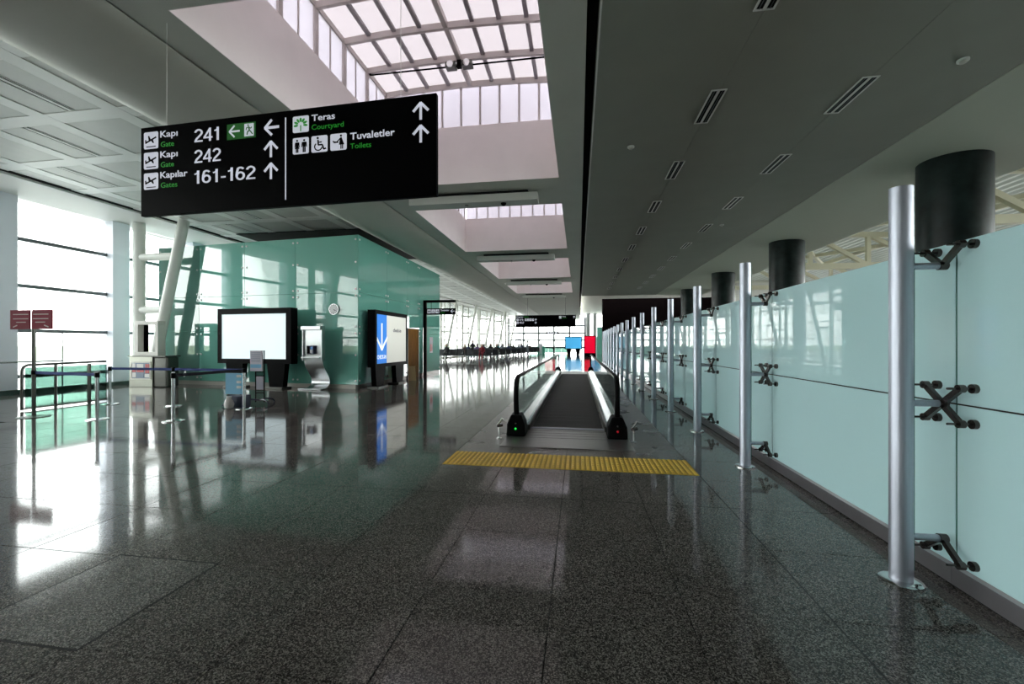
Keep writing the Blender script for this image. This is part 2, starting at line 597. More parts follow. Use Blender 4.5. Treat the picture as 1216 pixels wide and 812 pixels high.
def ic_person(cx, w, skirt):
    p = [ring(cx, 0.82, 0.065, 10)]
    p += [[(cx - w, 0.72), (cx + w, 0.72), (cx + w, 0.42), (cx - w, 0.42)]]
    if skirt:
        p += [[(cx - w * 0.7, 0.5), (cx + w * 0.7, 0.5), (cx + w * 1.7, 0.32), (cx - w * 1.7, 0.32)]]
    p += offs([(cx - w * 0.5, 0.44), (cx - w * 0.5, 0.1)], w * 0.8) + offs([(cx + w * 0.5, 0.44), (cx + w * 0.5, 0.1)], w * 0.8)
    p += offs([(cx - w * 1.2, 0.7), (cx - w * 1.5, 0.42)], w * 0.5) + offs([(cx + w * 1.2, 0.7), (cx + w * 1.5, 0.42)], w * 0.5)
    return p


def ic_wc():
    return ic_person(0.28, 0.09, True) + ic_person(0.72, 0.10, False)


def ic_wheel():
    return [ring(0.40, 0.86, 0.07, 10)] + offs([(0.42, 0.74), (0.44, 0.44), (0.68, 0.44), (0.78, 0.16), (0.90, 0.20)], 0.09) + offs([(0.43, 0.60), (0.64, 0.60)], 0.07) + \
        offs(ring(0.44, 0.34, 0.23, 14, radians(130), radians(345)), 0.07)


def ic_baby():
    return [ring(0.66, 0.86, 0.065, 10), [(0.62, 0.76), (0.70, 0.76), (0.86, 0.32), (0.54, 0.32)]] + offs([(0.66, 0.34), (0.66, 0.08)], 0.06) + offs([(0.76, 0.34), (0.76, 0.08)], 0.06) + \
        offs([(0.64, 0.72), (0.42, 0.50)], 0.06) + [[(0.20, 0.44), (0.52, 0.44), (0.46, 0.52), (0.26, 0.54)], ring(0.20, 0.54, 0.05, 8)]


def ic_tree():
    p = offs([(0.5, 0.08), (0.5, 0.42)], 0.06)
    lv = []
    for i in range(7):
        a = radians(-8 + 196 * i / 6)
        c = (0.5 + 0.30 * cos(a), 0.46 + 0.30 * sin(a))
        u, v = (cos(a), sin(a)), (-sin(a), cos(a))
        lv.append([(c[0] + u[0] * 0.14 * cos(t) + v[0] * 0.07 * sin(t), c[1] + u[1] * 0.14 * cos(t) + v[1] * 0.07 * sin(t)) for t in [k * pi / 5 for k in range(10)]])
    return lv + p


def ic_run():
    return [ring(0.42, 0.86, 0.08, 10)] + offs([(0.48, 0.74), (0.56, 0.46)], 0.14) + offs([(0.56, 0.46), (0.36, 0.34), (0.30, 0.12)], 0.10) + offs([(0.56, 0.46), (0.74, 0.30), (0.88, 0.14)], 0.10) + \
        offs([(0.46, 0.72), (0.24, 0.66), (0.20, 0.50)], 0.07) + offs([(0.50, 0.70), (0.70, 0.60), (0.80, 0.70)], 0.07)


def icon(name, x0, x1, z0, z1, draw, parent, y, ink=None, plate=None):
    o = flat(name, [rrect(x0, x1, z0, z1, (x1 - x0) * 0.09)], plate or M_white, parent, y)
    return o, flat('pictogram', [[(x0 + a * (x1 - x0), z0 + b * (z1 - z0)) for a, b in p] for p in draw], ink or M_black, o, y - 0.0025)


# ================================================================ SETTING
# ---- ground outside
g = MB()
g.box(-400, 400, -300, 500, -0.6, -0.5)
o = g.build('ground', M_tarmac)
o['kind'] = 'structure'
g = MB()
g.box(-400, -60, -300, 500, -0.499, -0.44)
o = g.build('ground_grass', M_grass)
o['kind'] = 'structure'

# ---- floor
TX0, TY0, NX, NY = 1.36 - 0.76 * 18, 0.14, 19, 12
TX1, TY1 = TX0 + 0.76 * NX, TY0 + 0.8 * NY
fx0, fx1, fy0, fy1 = -17.2, 22.5, -16.0, 72.0
f = MB()
f.m = 0
mid = TX1
f.box(fx0, fx1, fy0, TY0, -0.3, 0)
f.box(fx0, TX0, TY0, TY1, -0.3, 0)
f.box(2.21, fx1, TY0, TY1, -0.3, 0)
f.box(fx0, -1.68, TY1, fy1, -0.3, 0)
f.box(1.36, fx1, TY1, fy1, -0.3, 0)
f.box(-1.68, 1.36, 23.4, fy1, -0.3, 0)
f.m = 1
f.box(-1.68, 1.36, TY1, 23.4, -0.3, 0)
f.m = 2
f.box(TX0, 2.21, TY0, TY1, -0.3, -0.014)
floor = f.build('floor', [M_floor, M_matte, M_grout])
floor['kind'] = 'structure'
gp = 0.0022


def tile_mesh(name, w, h, m, z=0.0):
    b = MB()
    c = 0.0025
    b.add([(gp, gp, -0.014), (w - gp, gp, -0.014), (w - gp, h - gp, -0.014), (gp, h - gp, -0.014),
           (gp, gp, z - c), (w - gp, gp, z - c), (w - gp, h - gp, z - c), (gp, h - gp, z - c),
           (gp + c, gp + c, z), (w - gp - c, gp + c, z), (w - gp - c, h - gp - c, z), (gp + c, h - gp - c, z)],
          [(0, 1, 5, 4), (1, 2, 6, 5), (2, 3, 7, 6), (3, 0, 4, 7), (4, 5, 9, 8), (5, 6, 10, 9), (6, 7, 11, 10), (7, 4, 8, 11), (8, 9, 10, 11)])
    me = b.mesh(name)
    me.materials.append(m)
    return me


T_pol = tile_mesh('tile', 0.76, 0.8, M_tile)
T_mat = tile_mesh('tile', 0.76, 0.8, M_matte)
T_half = tile_mesh('tile', 0.76, 0.16, M_matte)
T_bord = tile_mesh('tile', 0.09, 0.8, M_border)
for j in range(NY):
    y = TY0 + 0.8 * j
    for i in range(NX):
        x = TX0 + 0.76 * i
        if x + 0.76 < -1.45 * (y + 0.8) - 1.2:
            continue                                        # wholly outside the frame
        walk = 14 <= i <= 17 and y > 5.0
        if walk and j > 9:
            continue                                        # under the belt
        put('tile', T_mat if walk else T_pol, None, floor, (x, y, rnd.uniform(-0.0004, 0.0004)))
    put('tile', T_bord, None, floor, (TX1, y, 0))
f = MB()
f.box(-1.68, 1.36, TY0 + 8.0, TY1, -0.014, 0)
f.build('tile', M_matte, floor)
MB().box(1.355, 1.365, TY0, 5.1, -0.010, 0.0004).build('joint_strip', M_dark, floor)
MB().box(-12.3, 2.2, 4.137, 4.143, -0.010, 0.0003).build('joint_strip', M_dark, floor)
# access cover at the left
b = MB()
fr = [(-3.215, 1.725), (-2.425, 1.725), (-2.425, 2.555), (-3.215, 2.555)]
for i in range(4):
    (x0, y0), (x1, y1) = fr[i], fr[(i + 1) % 4]
    b.box(min(x0, x1) - 0.006, max(x0, x1) + 0.006, min(y0, y1) - 0.006, max(y0, y1) + 0.006, -0.01, 0.0015)
t = thing('access_cover', 'square granite floor access cover with dark steel edge', 'floor cover', (0, 0, 0))
b.build('edge_frame', M_dark, t)
MB().box(-3.207, -2.433, 1.733, 2.547, -0.008, 0.0022).build('cover_slab', granite('cover_granite', (0.03, 0.027, 0.025), (0.10, 0.092, 0.086), (0.30, 0.28, 0.26), 0.09), t)

# ---- ceilings
ZC = 5.5
WX0, WX1 = -4.87, -0.46
WELLS = [(4.4, 10.3), (12.2, 18.0), (20.0, 25.8), (27.8, 33.6)]
ceil = struct('ceiling')
b = MB()
TH = 0.35
b.box(-5.42, WX0, -16, 50, ZC, ZC + TH)
b.box(WX1, 0.10, -16, 50, ZC, ZC + TH)
ys = [-16] + [q for w in WELLS for q in w] + [50]
for i in range(0, len(ys), 2):
    b.box(WX0, WX1, ys[i], ys[i + 1], ZC, ZC + TH)
b.build('soffit_panel', M_ceil, ceil)
b = MB()                                              # right-hand soffit in slabs 5.3 m long with fine joints
for k in range(10):
    y0 = -16 + 5.24 * k
    y1 = min(y0 + 5.236, 36.2)
    if y0 < 36:
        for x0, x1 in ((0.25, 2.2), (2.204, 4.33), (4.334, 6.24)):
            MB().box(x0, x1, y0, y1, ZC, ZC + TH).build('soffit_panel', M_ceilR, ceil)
b = MB()
b.box(0.10, 0.25, -16, 50, ZC + 0.28, ZC + TH)
b.build('dark_groove', M_dark, ceil)
MB().box(0.25, 0.275, -16, 36.2, ZC - 0.012, ZC - 0.0005).build('groove_edge', M_trimw, ceil)
b = MB()                                              # sloping outer edge of the right-hand soffit
b.prism([(6.262, ZC), (9.62, 5.36), (9.72, 5.39), (9.78, 5.5), (9.78, 5.85), (6.262, 5.85)], 'y', -16, 36.2)
b.build('sloped_fascia', mat('green_fascia_baked_light', (0.60, 0.63, 0.53), 0.7), ceil)  # paler than the soffit, painting in the stronger light on this outer part
MB().box(0.25, 23, 36.2, 72, 6.3, 6.5).build('far_slab', M_ceil, ceil)
MB().box(-5.42, 0.25, 50, 72, 5.5, 5.8).build('far_slab', M_ceil, ceil)

# rounded bulkhead
bk = struct('ceiling_bulkhead')
b = MB()
prof = [(-5.45, 5.85), (-5.45, 5.50), (-5.52, 5.455), (-5.75, 5.39), (-6.05, 5.335), (-6.35, 5.30), (-6.70, 5.275), (-7.00, 5.285), (-7.22, 5.34), (-7.36, 5.43), (-7.44, 5.55), (-7.48, 5.72), (-7.49, 6.1), (-7.4, 6.3), (-5.45, 6.3)]
b.prism(prof, 'y', -16, 72)
b.build('curved_shell', M_bulk, bk, True)
MB().box(-5.45, -5.42, -16, 72, ZC + 0.03, ZC + 0.3).build('shadow_gap', M_dark, bk)

# left ceiling grid
cl = struct('ceiling_left')
MB().box(-17.2, -7.0, -16, 72, 6.12, 6.3).build('backing', M_panel, cl)
LX = [-7.15, -8.85, -10.55, -12.25, -13.95]
PY = 1.75
pm = MB().box(-0.70, 0.70, -0.72, 0.72, -0.062, 0.04).mesh('ceiling_panel')
hm = MB().box(-0.26, 0.26, -0.72, 0.72, -0.062, 0.04).mesh('ceiling_panel')
rows = range(-4, 36)
for x in LX:
    MB().box(x - 0.17, x + 0.17, -16, 72, 6.0, 6.12).build('grid_bar', M_bar, cl)
for k in rows:
    y = 7.0 + PY * k
    MB().box(-14.7, -7.02, y - 0.17, y + 0.17, 6.002, 6.12).build('grid_bar', M_bar, cl)
    if -3 <= k <= 34:
        for i in range(4):
            put('ceiling_panel', pm, M_panel, cl, ((LX[i] + LX[i + 1]) / 2, y + PY / 2, 6.075))
        put('ceiling_panel', hm, M_panel, cl, (-14.4, y + PY / 2, 6.075))
MB().box(-13.9, -7.3, 15.5, 21.5, 5.985, 6.1).build('painted_shade_panel', M_dark, cl)  # flat black panel standing for the shaded void above the pavilion
MB().box(-14.80, -14.70, -16, 72, 5.99, 6.12).build('shadow_gap', M_dark, cl)
b = MB()
b.prism([(-14.8, 5.93), (-14.8, 6.12), (-17.2, 6.12), (-17.2, 5.90)], 'y', -16, 22)
b.build('head_trim', M_trimw, cl)
b = MB()
b.add([(-14.8, 22, 5.93), (-17.2, 22, 5.9), (-11.3, 72, 5.9), (-9.4, 72, 5.93), (-14.8, 22, 6.12), (-17.2, 22, 6.12), (-11.3, 72, 6.12), (-9.4, 72, 6.12)],
      [(0, 1, 2, 3), (7, 6, 5, 4), (0, 4, 5, 1), (1, 5, 6, 2), (2, 6, 7, 3), (3, 7, 4, 0)])
b.build('head_trim', M_trimw, cl)

# ---- skylights
ROOF_E, ROOF_C = 7.90, 7.985
WC = (WX0 + WX1) / 2
half = (WX1 - WX0) / 2


def rz_(x):
    return ROOF_C - (ROOF_C - ROOF_E) * ((x - WC) / half) ** 2


for wi, (y0, y1) in enumerate(WELLS):
    sk = struct('skylight_well')
    L = y1 - y0
    b = MB()
    b.box(WX0 - 0.12, WX0 + 0.012, y0 - 0.12, y1 + 0.12, ZC + 0.001, 6.92)
    b.build('well_wall', M_well, sk)
    MB().box(WX1 - 0.012, WX1 + 0.12, y0 - 0.12, y1 + 0.12, ZC + 0.001, 6.92).build('well_wall', M_well, sk)
    MB().box(WX0, WX1, y0 - 0.12, y0 + 0.012, ZC + 0.001, 6.92).build('well_wall', M_well, sk)
    MB().box(WX0, WX1, y1 - 0.012, y1 + 0.12, ZC + 0.001, 6.92).build('well_wall', M_well, sk)
    nb = 6
    sy = L / nb
    # clerestory panes
    sp = MB().box(-0.012, 0.012, 0.02, sy / 2 - 0.02, 6.93, 7.84).mesh('glazing_panel')
    ew = (WX1 - WX0) / 9
    mu = MB().box(-0.02, 0.02, -0.02, 0.02, 6.92, 7.86).mesh('mullion')
    po = MB().box(-0.05, 0.05, -0.055, 0.055, 6.92, 7.86).mesh('post')
    for xx in (WX0 - 0.05, WX1 + 0.05):
        for k in range(2 * nb):
            put('glazing_panel', sp, M_polyv, sk, (xx, y0 + k * sy / 2, 0))
            put('mullion' if k % 2 else 'post', mu if k % 2 else po, M_rib, sk, (xx, y0 + k * sy / 2, 0))
        put('post', po, M_rib, sk, (xx, y1, 0))
        MB().box(xx - 0.05, xx + 0.05, y0, y1, 7.83, 7.93).build('eaves_rail', M_rib, sk)
    for yy in (y0 - 0.05, y1 + 0.05):
        for k in range(9):
            xa, xb = WX0 + k * ew + 0.015, WX0 + (k + 1) * ew - 0.015
            MB().prism([(xa, 6.93), (xb, 6.93), (xb, rz_(xb) + 0.02), ((xa + xb) / 2, rz_((xa + xb) / 2) + 0.02), (xa, rz_(xa) + 0.02)], 'y', yy - 0.012, yy + 0.012).build('glazing_panel', M_polyv, sk)
            if k:
                xm = WX0 + k * ew
                MB().box(xm - 0.022, xm + 0.022, yy - 0.02, yy + 0.02, 6.92, rz_(xm) + 0.02).build('mullion', M_rib, sk)
    # arched ribs
    n = 10
    for k in range(nb + 1):
        b = MB()
        yy = y0 + k * sy
        for i in range(n):
            xa, xb = WX0 + (WX1 - WX0) * i / n, WX0 + (WX1 - WX0) * (i + 1) / n
            b.bar((xa, yy, rz_(xa) - 0.03), (xb, yy, rz_(xb) - 0.03), 0.07, 0.13)
        b.build('roof_rib', M_rib, sk)
    b = MB()
    b.box(WC - 0.05, WC + 0.05, y0, y1, ROOF_C - 0.09, ROOF_C + 0.03)
    b.build('ridge_beam', M_rib, sk)
    nx = 8
    for i in range(1, nx):
        if i == nx // 2:
            continue
        xa = WX0 + (WX1 - WX0) * i / nx
        MB().box(xa - 0.042, xa + 0.042, y0, y1, rz_(xa) - 0.03, rz_(xa) + 0.03).build('glazing_bar', mat('glazing_bar_grey', (0.30, 0.27, 0.28), 0.5), sk)
    for i in range(nx):
        xa, xb = WX0 + (WX1 - WX0) * i / nx, WX0 + (WX1 - WX0) * (i + 1) / nx
        za, zb = rz_(xa) + 0.03, rz_(xb) + 0.03
        gm = MB().add([(xa, 0, za), (xb, 0, zb), (xb, sy, zb), (xa, sy, za), (xa, 0, za + 0.02), (xb, 0, zb + 0.02), (xb, sy, zb + 0.02), (xa, sy, za + 0.02)],
                      [(0, 3, 2, 1), (4, 5, 6, 7), (0, 1, 5, 4), (1, 2, 6, 5), (2, 3, 7, 6), (3, 0, 4, 7)]).mesh('glazing_panel')
        for k in range(nb):
            put('glazing_panel', gm, M_poly, sk, (0, y0 + k * sy, 0))

# ---- left facade
FX = -16.8
fac = struct('window_1')
MU_Z = [0.5, 1.9, 3.27, 4.69]
colY = [13.15 + 3.2 * k for k in range(-9, 3)]
cm = MB().box(FX - 0.3, FX + 0.3, -0.29, 0.29, 0, 5.92).mesh('facade_column')
for y in colY:
    put('facade_column', cm, M_mull, fac, (0, y, 0))
for a, c in zip(colY, colY[1:]):
    ya, yb = a + 0.29, c - 0.29
    for z in MU_Z:
        MB().box(FX - 0.08, FX + 0.06, ya, yb, z - 0.055, z + 0.055).build('transom', M_frame, fac)
    zs = [0.12] + MU_Z + [5.92]
    for z0, z1 in zip(zs, zs[1:]):
        MB().box(FX - 0.008, FX + 0.008, ya, yb, z0 + 0.03, z1 - 0.03).build('pane', M_pane, fac)
    MB().box(FX - 0.012, FX + 0.02, (ya + yb) / 2 - 0.012, (ya + yb) / 2 + 0.012, 0.12, 1.9).build('mullion', M_frame, fac)
b = MB()
b.box(FX - 0.25, FX + 0.35, -16, 22, 0, 0.13)
o = b.build('baseboard_left', mat('dark_green_curb', (0.05, 0.10, 0.085), 0.3))
o['kind'] = 'structure'

# the tapering far stretch of the facade, with grey-white posts
fac2 = struct('window_2')
A0, A1 = Vector((-16.8, 20.0, 0)), Vector((-11.0, 66.0, 0))
n = 14
for k in range(n + 1):
    p = A0.lerp(A1, k / n)
    MB().cyl((p.x, p.y, 0), (p.x, p.y, 5.92), 0.10, 8).build('facade_post', M_pipe, fac2, True)
    if k < n:
        q = A0.lerp(A1, (k + 1) / n)
        for z in MU_Z + [5.88]:
            MB().bar((p.x, p.y, z), (q.x, q.y, z), 0.08, 0.09).build('transom', M_pipe, fac2)
        zs = [0.1] + MU_Z + [5.9]
        for z0, z1 in zip(zs, zs[1:]):
            MB().bar((p.x, p.y, (z0 + z1) / 2), (q.x, q.y, (z0 + z1) / 2), 0.016, z1 - z0 - 0.08).build('pane', M_pane, fac2)
b = MB()
b.bar((A0.x, A0.y, 0.06), (A1.x, A1.y, 0.06), 0.3, 0.12)
o = b.build('baseboard_left', M_sill)
o['kind'] = 'structure'

# far end facade
fac3 = struct('window_3')
YF = 67.0
xs = [-11.0 + 2.4 * k for k in range(6)]
for x in xs:
    MB().box(x - 0.15, x + 0.15, YF - 0.08, YF + 0.08, 0, 5.6).build('mullion', M_frame, fac3)
for xa, xb in zip(xs, xs[1:]):
    zs = [0.1, 0.9, 2.05, 3.15, 4.3, 5.55]
    for z in zs[1:-1]:
        MB().box(xa, xb, YF - 0.04, YF + 0.04, z - 0.13, z + 0.13).build('transom', M_frame, fac3)
    for z0, z1 in zip(zs, zs[1:]):
        MB().box(xa + 0.06, xb - 0.06, YF - 0.008, YF + 0.008, z0, z1).build('pane', M_pane, fac3)
wl = struct('wall_far')
for x0, x1, m in ((1.0, 1.55, M_farcol), (1.9, 2.4, M_farcol)):
    MB().cyl(((x0 + x1) / 2, 58, 0), ((x0 + x1) / 2, 58, 5.6), (x1 - x0) / 2, 16).build('round_column', m, wl, True)
MB().box(1.3, 9, 66.9, 67.1, 0, 2.6).build('green_wall_panel', M_pod, wl)
MB().box(2.6, 9, 62.0, 62.2, 0.0, 3.9).build('green_wall_panel', M_pod, wl)
MB().box(1.3, 9, 66.9, 67.1, 2.62, 5.6).build('pane', M_pane, wl)

# back wall behind the viewer
o = MB().box(-17.2, 23, -16.2, -16.0, 0, 6.5).build('wall_back', M_back)
o['kind'] = 'structure'

# ---- right glass wall
GX = 2.315
wr_ = struct('wall_right')
POST_Y = [3.03, 5.57] + [5.57 + 2.13 * k for k in range(1, 15)]
SEAM = [0.45] + POST_Y + [POST_Y[-1] + 2.13]
GZ = [0.125, 1.126, 2.135]
first = SEAM[0] - 2.5
ss = [-2.1] + SEAM
for a, c in zip(ss, ss[1:]):
    for z0, z1 in zip(GZ, GZ[1:]):
        MB().box(GX, GX + 0.016, a + 0.006, c - 0.006, z0 + 0.005, z1 - 0.005).build('glass_panel', M_frost, wr_)
for y in ss:
    MB().box(GX + 0.003, GX + 0.013, y - 0.006, y + 0.006, GZ[0], GZ[2] - 0.004).build('joint_seal', M_edge, wr_)
MB().box(GX + 0.003, GX + 0.013, -2.1, ss[-1], 1.1215, 1.1305).build('joint_seal', M_dark, wr_)
bb = struct('baseboard_right')
for a, c in zip(ss, ss[1:]):
    MB().box(2.285, 2.36, a + 0.002, c - 0.002, 0.012, 0.122).build('steel_strip', M_skirt, bb)
MB().box(2.295, 2.36, -2.1, ss[-1], 0, 0.012).build('shadow_gap', M_dark, bb)

o = MB().box(2.05, 11.4, 38.0, 38.4, 0, 5.42).build('wall_dark', M_backwall_dark)
o['kind'] = 'structure'

# ---- hall beyond the glass: marble columns, cream trusses, corrugated deck
for k, y in enumerate((10.55, 18.0, 25.35, 32.7)):
    c = struct('column')
    b = MB()
    b.cyl((8.0, y, 0), (8.0, y, 5.6), 0.60, 40)
    b.build('marble_shaft', M_marble, c, True)
    MB().cyl((8.0, y, 0), (8.0, y, 0.12), 0.64, 32).build('base_ring', M_skirt, c, True)
rf = struct('roof_right')
b = MB()
k = 0
x = 9.9
pr = []
while x < 22.6:
    pr += [(x, 7.0 - (x - 7.9) * 0.06), (x + 0.12, 7.0 - (x - 7.9) * 0.06), (x + 0.17, 6.92 - (x - 7.9) * 0.06), (x + 0.29, 6.92 - (x - 7.9) * 0.06)]
    x += 0.34
pr += [(22.7, 7.1), (9.9, 7.1)]
b.prism(pr, 'y', -16, 66)
b.build('corrugated_deck', M_deck, rf)
MB().box(9.72, 9.9, -16, 36.2, 5.85, 7.1).build('upstand', M_deck, rf)
for y in (-0.5, 6.6, 14.2, 21.6, 29.0):
    t = struct('roof_truss')
    MB().bar((9.9, y, 5.05), (22.4, y, 5.05), 0.22, 0.26).build('bottom_chord', M_cream, t)
    MB().bar((9.9, y, 6.6), (22.4, y, 6.0), 0.2, 0.22).build('top_chord', M_cream, t)
    for i in range(5):
        xa = 10.6 + i * 2.4
        za = 6.6 - (xa - 9.9) * 0.048
        MB().bar((xa, y, 5.05), (xa, y, za), 0.16, 0.16).build('web_post', M_cream, t)
        MB().bar((xa, y, za), (xa + 2.4, y, 5.05), 0.17, 0.17).build('web_diagonal', M_cream, t)
for x in (12.2, 15.0, 18.5):
    z = 6.6 - (x - 9.9) * 0.048 + 0.08
    MB().bar((x, -16, z), (x, 60, z), 0.16, 0.2).build('purlin', M_cream, rf)
for y in (10.4, 17.9, 25.3):
    MB().bar((10.2, y - 3.5, 6.35), (15.0, y + 3.5, 6.15), 0.16, 0.16).build('brace', M_cream, rf)
    MB().bar((15.0, y - 3.5, 6.15), (10.2, y + 3.5, 6.35), 0.16, 0.16).build('brace', M_cream, rf)
wR = struct('window_4')
for k in range(11):
    y = -16 + 7.6 * k
    MB().box(22.3, 22.6, y - 0.15, y + 0.15, 0, 6.1).build('mullion', M_cream, wR)
    if k < 10:
        MB().box(22.44, 22.46, y + 0.15, y + 7.45, 0, 3.0).build('pane', M_pane, wR)
        MB().box(22.44, 22.46, y + 0.15, y + 7.45, 3.1, 6.1).build('pane', M_pane, wR)
        MB().box(22.4, 22.5, y + 0.15, y + 7.45, 3.0, 3.1).build('transom', M_cream, wR)

# ---- teal glass pavilion
PS = 0.085                                   # its front runs back slightly to the left
pod = struct('partition_pavilion')
PX0, PXR, PYF, PYB = -15.65, -7.18, 13.07, 21.4


def pf(x):
    return PYF + (PXR - x) * PS


PXS = [PX0, -13.73, -11.72, -9.6, PXR]
PZ = [0.14, 1.95, 3.2, 5.1]
for i in range(4):
    xa, xb = PXS[i] + 0.006, PXS[i + 1] - (0.006 if i < 3 else 0.0)
    for z0, z1 in zip(PZ, PZ[1:]):
        MB().add([(xa, pf(xa), z0 + .005), (xb, pf(xb), z0 + .005), (xb, pf(xb) + .015, z0 + .005), (xa, pf(xa) + .015, z0 + .005),
                  (xa, pf(xa), z1 - .005), (xb, pf(xb), z1 - .005), (xb, pf(xb) + .015, z1 - .005), (xa, pf(xa) + .015, z1 - .005)],
                 [(0, 3, 2, 1), (4, 5, 6, 7), (0, 1, 5, 4), (1, 2, 6, 5), (2, 3, 7, 6), (3, 0, 4, 7)]).build('glass_panel', M_greensee if i == 0 else M_pod, pod)
M_boltm = mat('satin_bolt', (0.80, 0.82, 0.82), 0.45, 0.6)
bolt = MB().lathe([(0.034, 0), (0.034, 0.014), (0.022, 0.024)], n=8).mesh('bolt', True)
for i, x in enumerate(PXS):
    for z in (0.27, 1.12, 1.84, 2.06, 3.09, 3.31, 4.2, 4.95):
        for s in (-1, 1):
            xx = x + s * 0.09
            if PX0 < xx < PXR:
                put('bolt', bolt, M_boltm, pod, (xx, pf(xx), z), (pi / 2, 0, 0))
PYS = [PYF, 15.2, 17.15, 18.45, 21.4]
for i in range(4):
    for z0, z1 in zip(PZ, PZ[1:]):
        if i == 2 and z0 < 1.9:
            continue
        zz = 2.16 if (i == 2 and z0 == 1.95) else z0
        MB().box(PXR - 0.015, PXR, PYS[i] + 0.006 * (i > 0), PYS[i + 1] - 0.006, zz + .005, z1 - .005).build('glass_panel', M_pod, pod)
for y in PYS:
    for z in (0.27, 1.84, 2.06, 3.09, 3.31, 4.95):
        for s in (-1, 1):
            if PYF < y + s * 0.09 < PYB and not (17.15 < y + s * .09 < 18.45 and z < 2.2):
                put('bolt', bolt, M_boltm, pod, (PXR, y + s * 0.09, z), (0, pi / 2, 0))
for a, c in ((PYF + 0.02, 17.15), (18.45, PYB)):
    MB().box(PXR - 0.10, PXR - 0.02, a, c, 0, 0.14).build('plinth', M_cabdark, pod)
b = MB()
b.add([(PX0, pf(PX0) + .02, 0), (PXR - .02, PYF + .02, 0), (PXR - .02, PYF + .1, 0), (PX0, pf(PX0) + .1, 0), (PX0, pf(PX0) + .02, .135), (PXR - .02, PYF + .02, .135), (PXR - .02, PYF + .1, .135), (PX0, pf(PX0) + .1, .135)],
      [(0, 3, 2, 1), (4, 5, 6, 7), (0, 1, 5, 4), (1, 2, 6, 5), (2, 3, 7, 6), (3, 0, 4, 7)]).build('plinth', M_sill, pod)
MB().box(PX0, PX0 + 0.015, pf(PX0) + 0.02, PYB, 0.14, 5.1).build('glass_panel', M_greensee, pod)
MB().box(PX0, PXR, PYB - 0.015, PYB, 0.14, 5.1).build('glass_panel', M_greensee, pod)
MB().box(-13.7, PXR - 0.03, 14.0, PYB - 0.03, 4.9, 4.98).build('roof_sheet', M_dark, pod)
MB().box(-13.72, -13.66, 13.9, PYB - .03, 0, 4.9).build('inner_wall', M_pod, pod)
d1 = struct('door_1', (PXR, 17.17, 0))
MB().box(-0.03, -0.005, 0.0, 1.26, 0.0, 2.14).build('door_leaf', M_wood, d1)
MB().box(-0.02, 0.02, 1.24, 1.275, 0.0, 2.15).build('door_frame', M_cabdark, d1)
MB().box(-0.02, 0.02, -0.01, 0.02, 0.0, 2.15).build('door_frame', M_cabdark, d1)
MB().box(-0.02, 0.02, 0.0, 1.26, 2.14, 2.165).build('door_frame', M_cabdark, d1)
MB().tube([(0, 1.12, 1.0), (0.05, 1.12, 1.0), (0.05, 1.0, 1.0)], 0.012, 8).build('door_handle', M_chrome, d1)

# ================================================================ THINGS
# ---- hanging direction sign
SG = thing('direction_sign', 'large black hanging direction sign reading Kapı 241, 242, 161-162', 'sign', (-5.44, 4.564, 3.1), -0.03924)
SL, SH = 3.926, 1.11
MB().box(0, SL, 0.0, 0.06, 0, SH).build('sign_box', M_black, SG, bevel=0.006)
Y0 = -0.004
MB().box(2.068, 2.081, Y0, 0.001, 0.075, 1.03).build('divider_line', M_white, SG)
for z0, z1, tr, en, x1, e1, no, nx1, r0 in ((0.835, 1.045, 'Kapı', 'Gate', 0.562, 0.507, '241', 1.159, 0.856), (0.582, 0.79, 'Kapı', 'Gate', 0.562, 0.507, '242', 1.187, 0.602), (0.328, 0.532, 'Kapılar', 'Gates', 0.708, 0.558, '161-162', 1.669, 0.349)):
    icon('departure_icon', 0.052, 0.269, z0, z1, ic_plane(), SG, Y0)
    text('turkish_word', tr, M_white, SG, 0.302, x1, z0 + 0.128, 0.078, Y0, 0.014)
    text('english_word', en, M_sgreen, SG, 0.311, e1, z0 + 0.008, 0.064, Y0)
    number('gate_number', no, M_white, SG, 0.808, nx1, r0, 0.158, Y0)
ex = flat('exit_panel', [[(1.276, 0.84), (1.672, 0.84), (1.672, 1.025), (1.276, 1.025)]], M_exitg, SG, Y0)
arrow('exit_arrow', 1.38, 0.935, 0.145, pi / 2, M_white, ex, Y0 - 0.0025, 0.14)
flat('exit_figure_plate', [[(1.52, 0.86), (1.648, 0.86), (1.648, 1.008), (1.52, 1.008)]], M_white, ex, Y0 - 0.0025)
flat('running_figure', [[(1.52 + a * 0.128, 0.86 + c * 0.148) for a, c in p] for p in ic_run()], M_exitg, ex, Y0 - 0.005)
arrow('left_arrow', 1.888, 0.934, 0.19, pi / 2, M_white, SG, Y0)
for z in (0.682, 0.425):
    arrow('up_arrow', 1.879, z, 0.185, 0, M_white, SG, Y0)
icon('courtyard_icon', 2.171, 2.379, 0.838, 1.026, ic_tree(), SG, Y0, M_sgreen)
icon('toilet_icon', 2.171, 2.379, 0.589, 0.777, ic_wc(), SG, Y0)
icon('wheelchair_icon', 2.413, 2.619, 0.589, 0.777, ic_wheel(), SG, Y0)
icon('baby_changing_icon', 2.655, 2.859, 0.590, 0.778, ic_baby(), SG, Y0)
text('turkish_word', 'Teras', M_white, SG, 2.417, 2.713, 0.953, 0.07, Y0, 0.014)
text('english_word', 'Courtyard', M_sgreen, SG, 2.417, 2.822, 0.852, 0.058, Y0)
text('turkish_word', 'Tuvaletler', M_white, SG, 2.904, 3.444, 0.695, 0.075, Y0, 0.016)
text('english_word', 'Toilets', M_sgreen, SG, 2.904, 3.161, 0.592, 0.058, Y0)
for z in (0.932, 0.683):
    arrow('up_arrow', 3.748, z, 0.185, 0, M_white, SG, Y0)
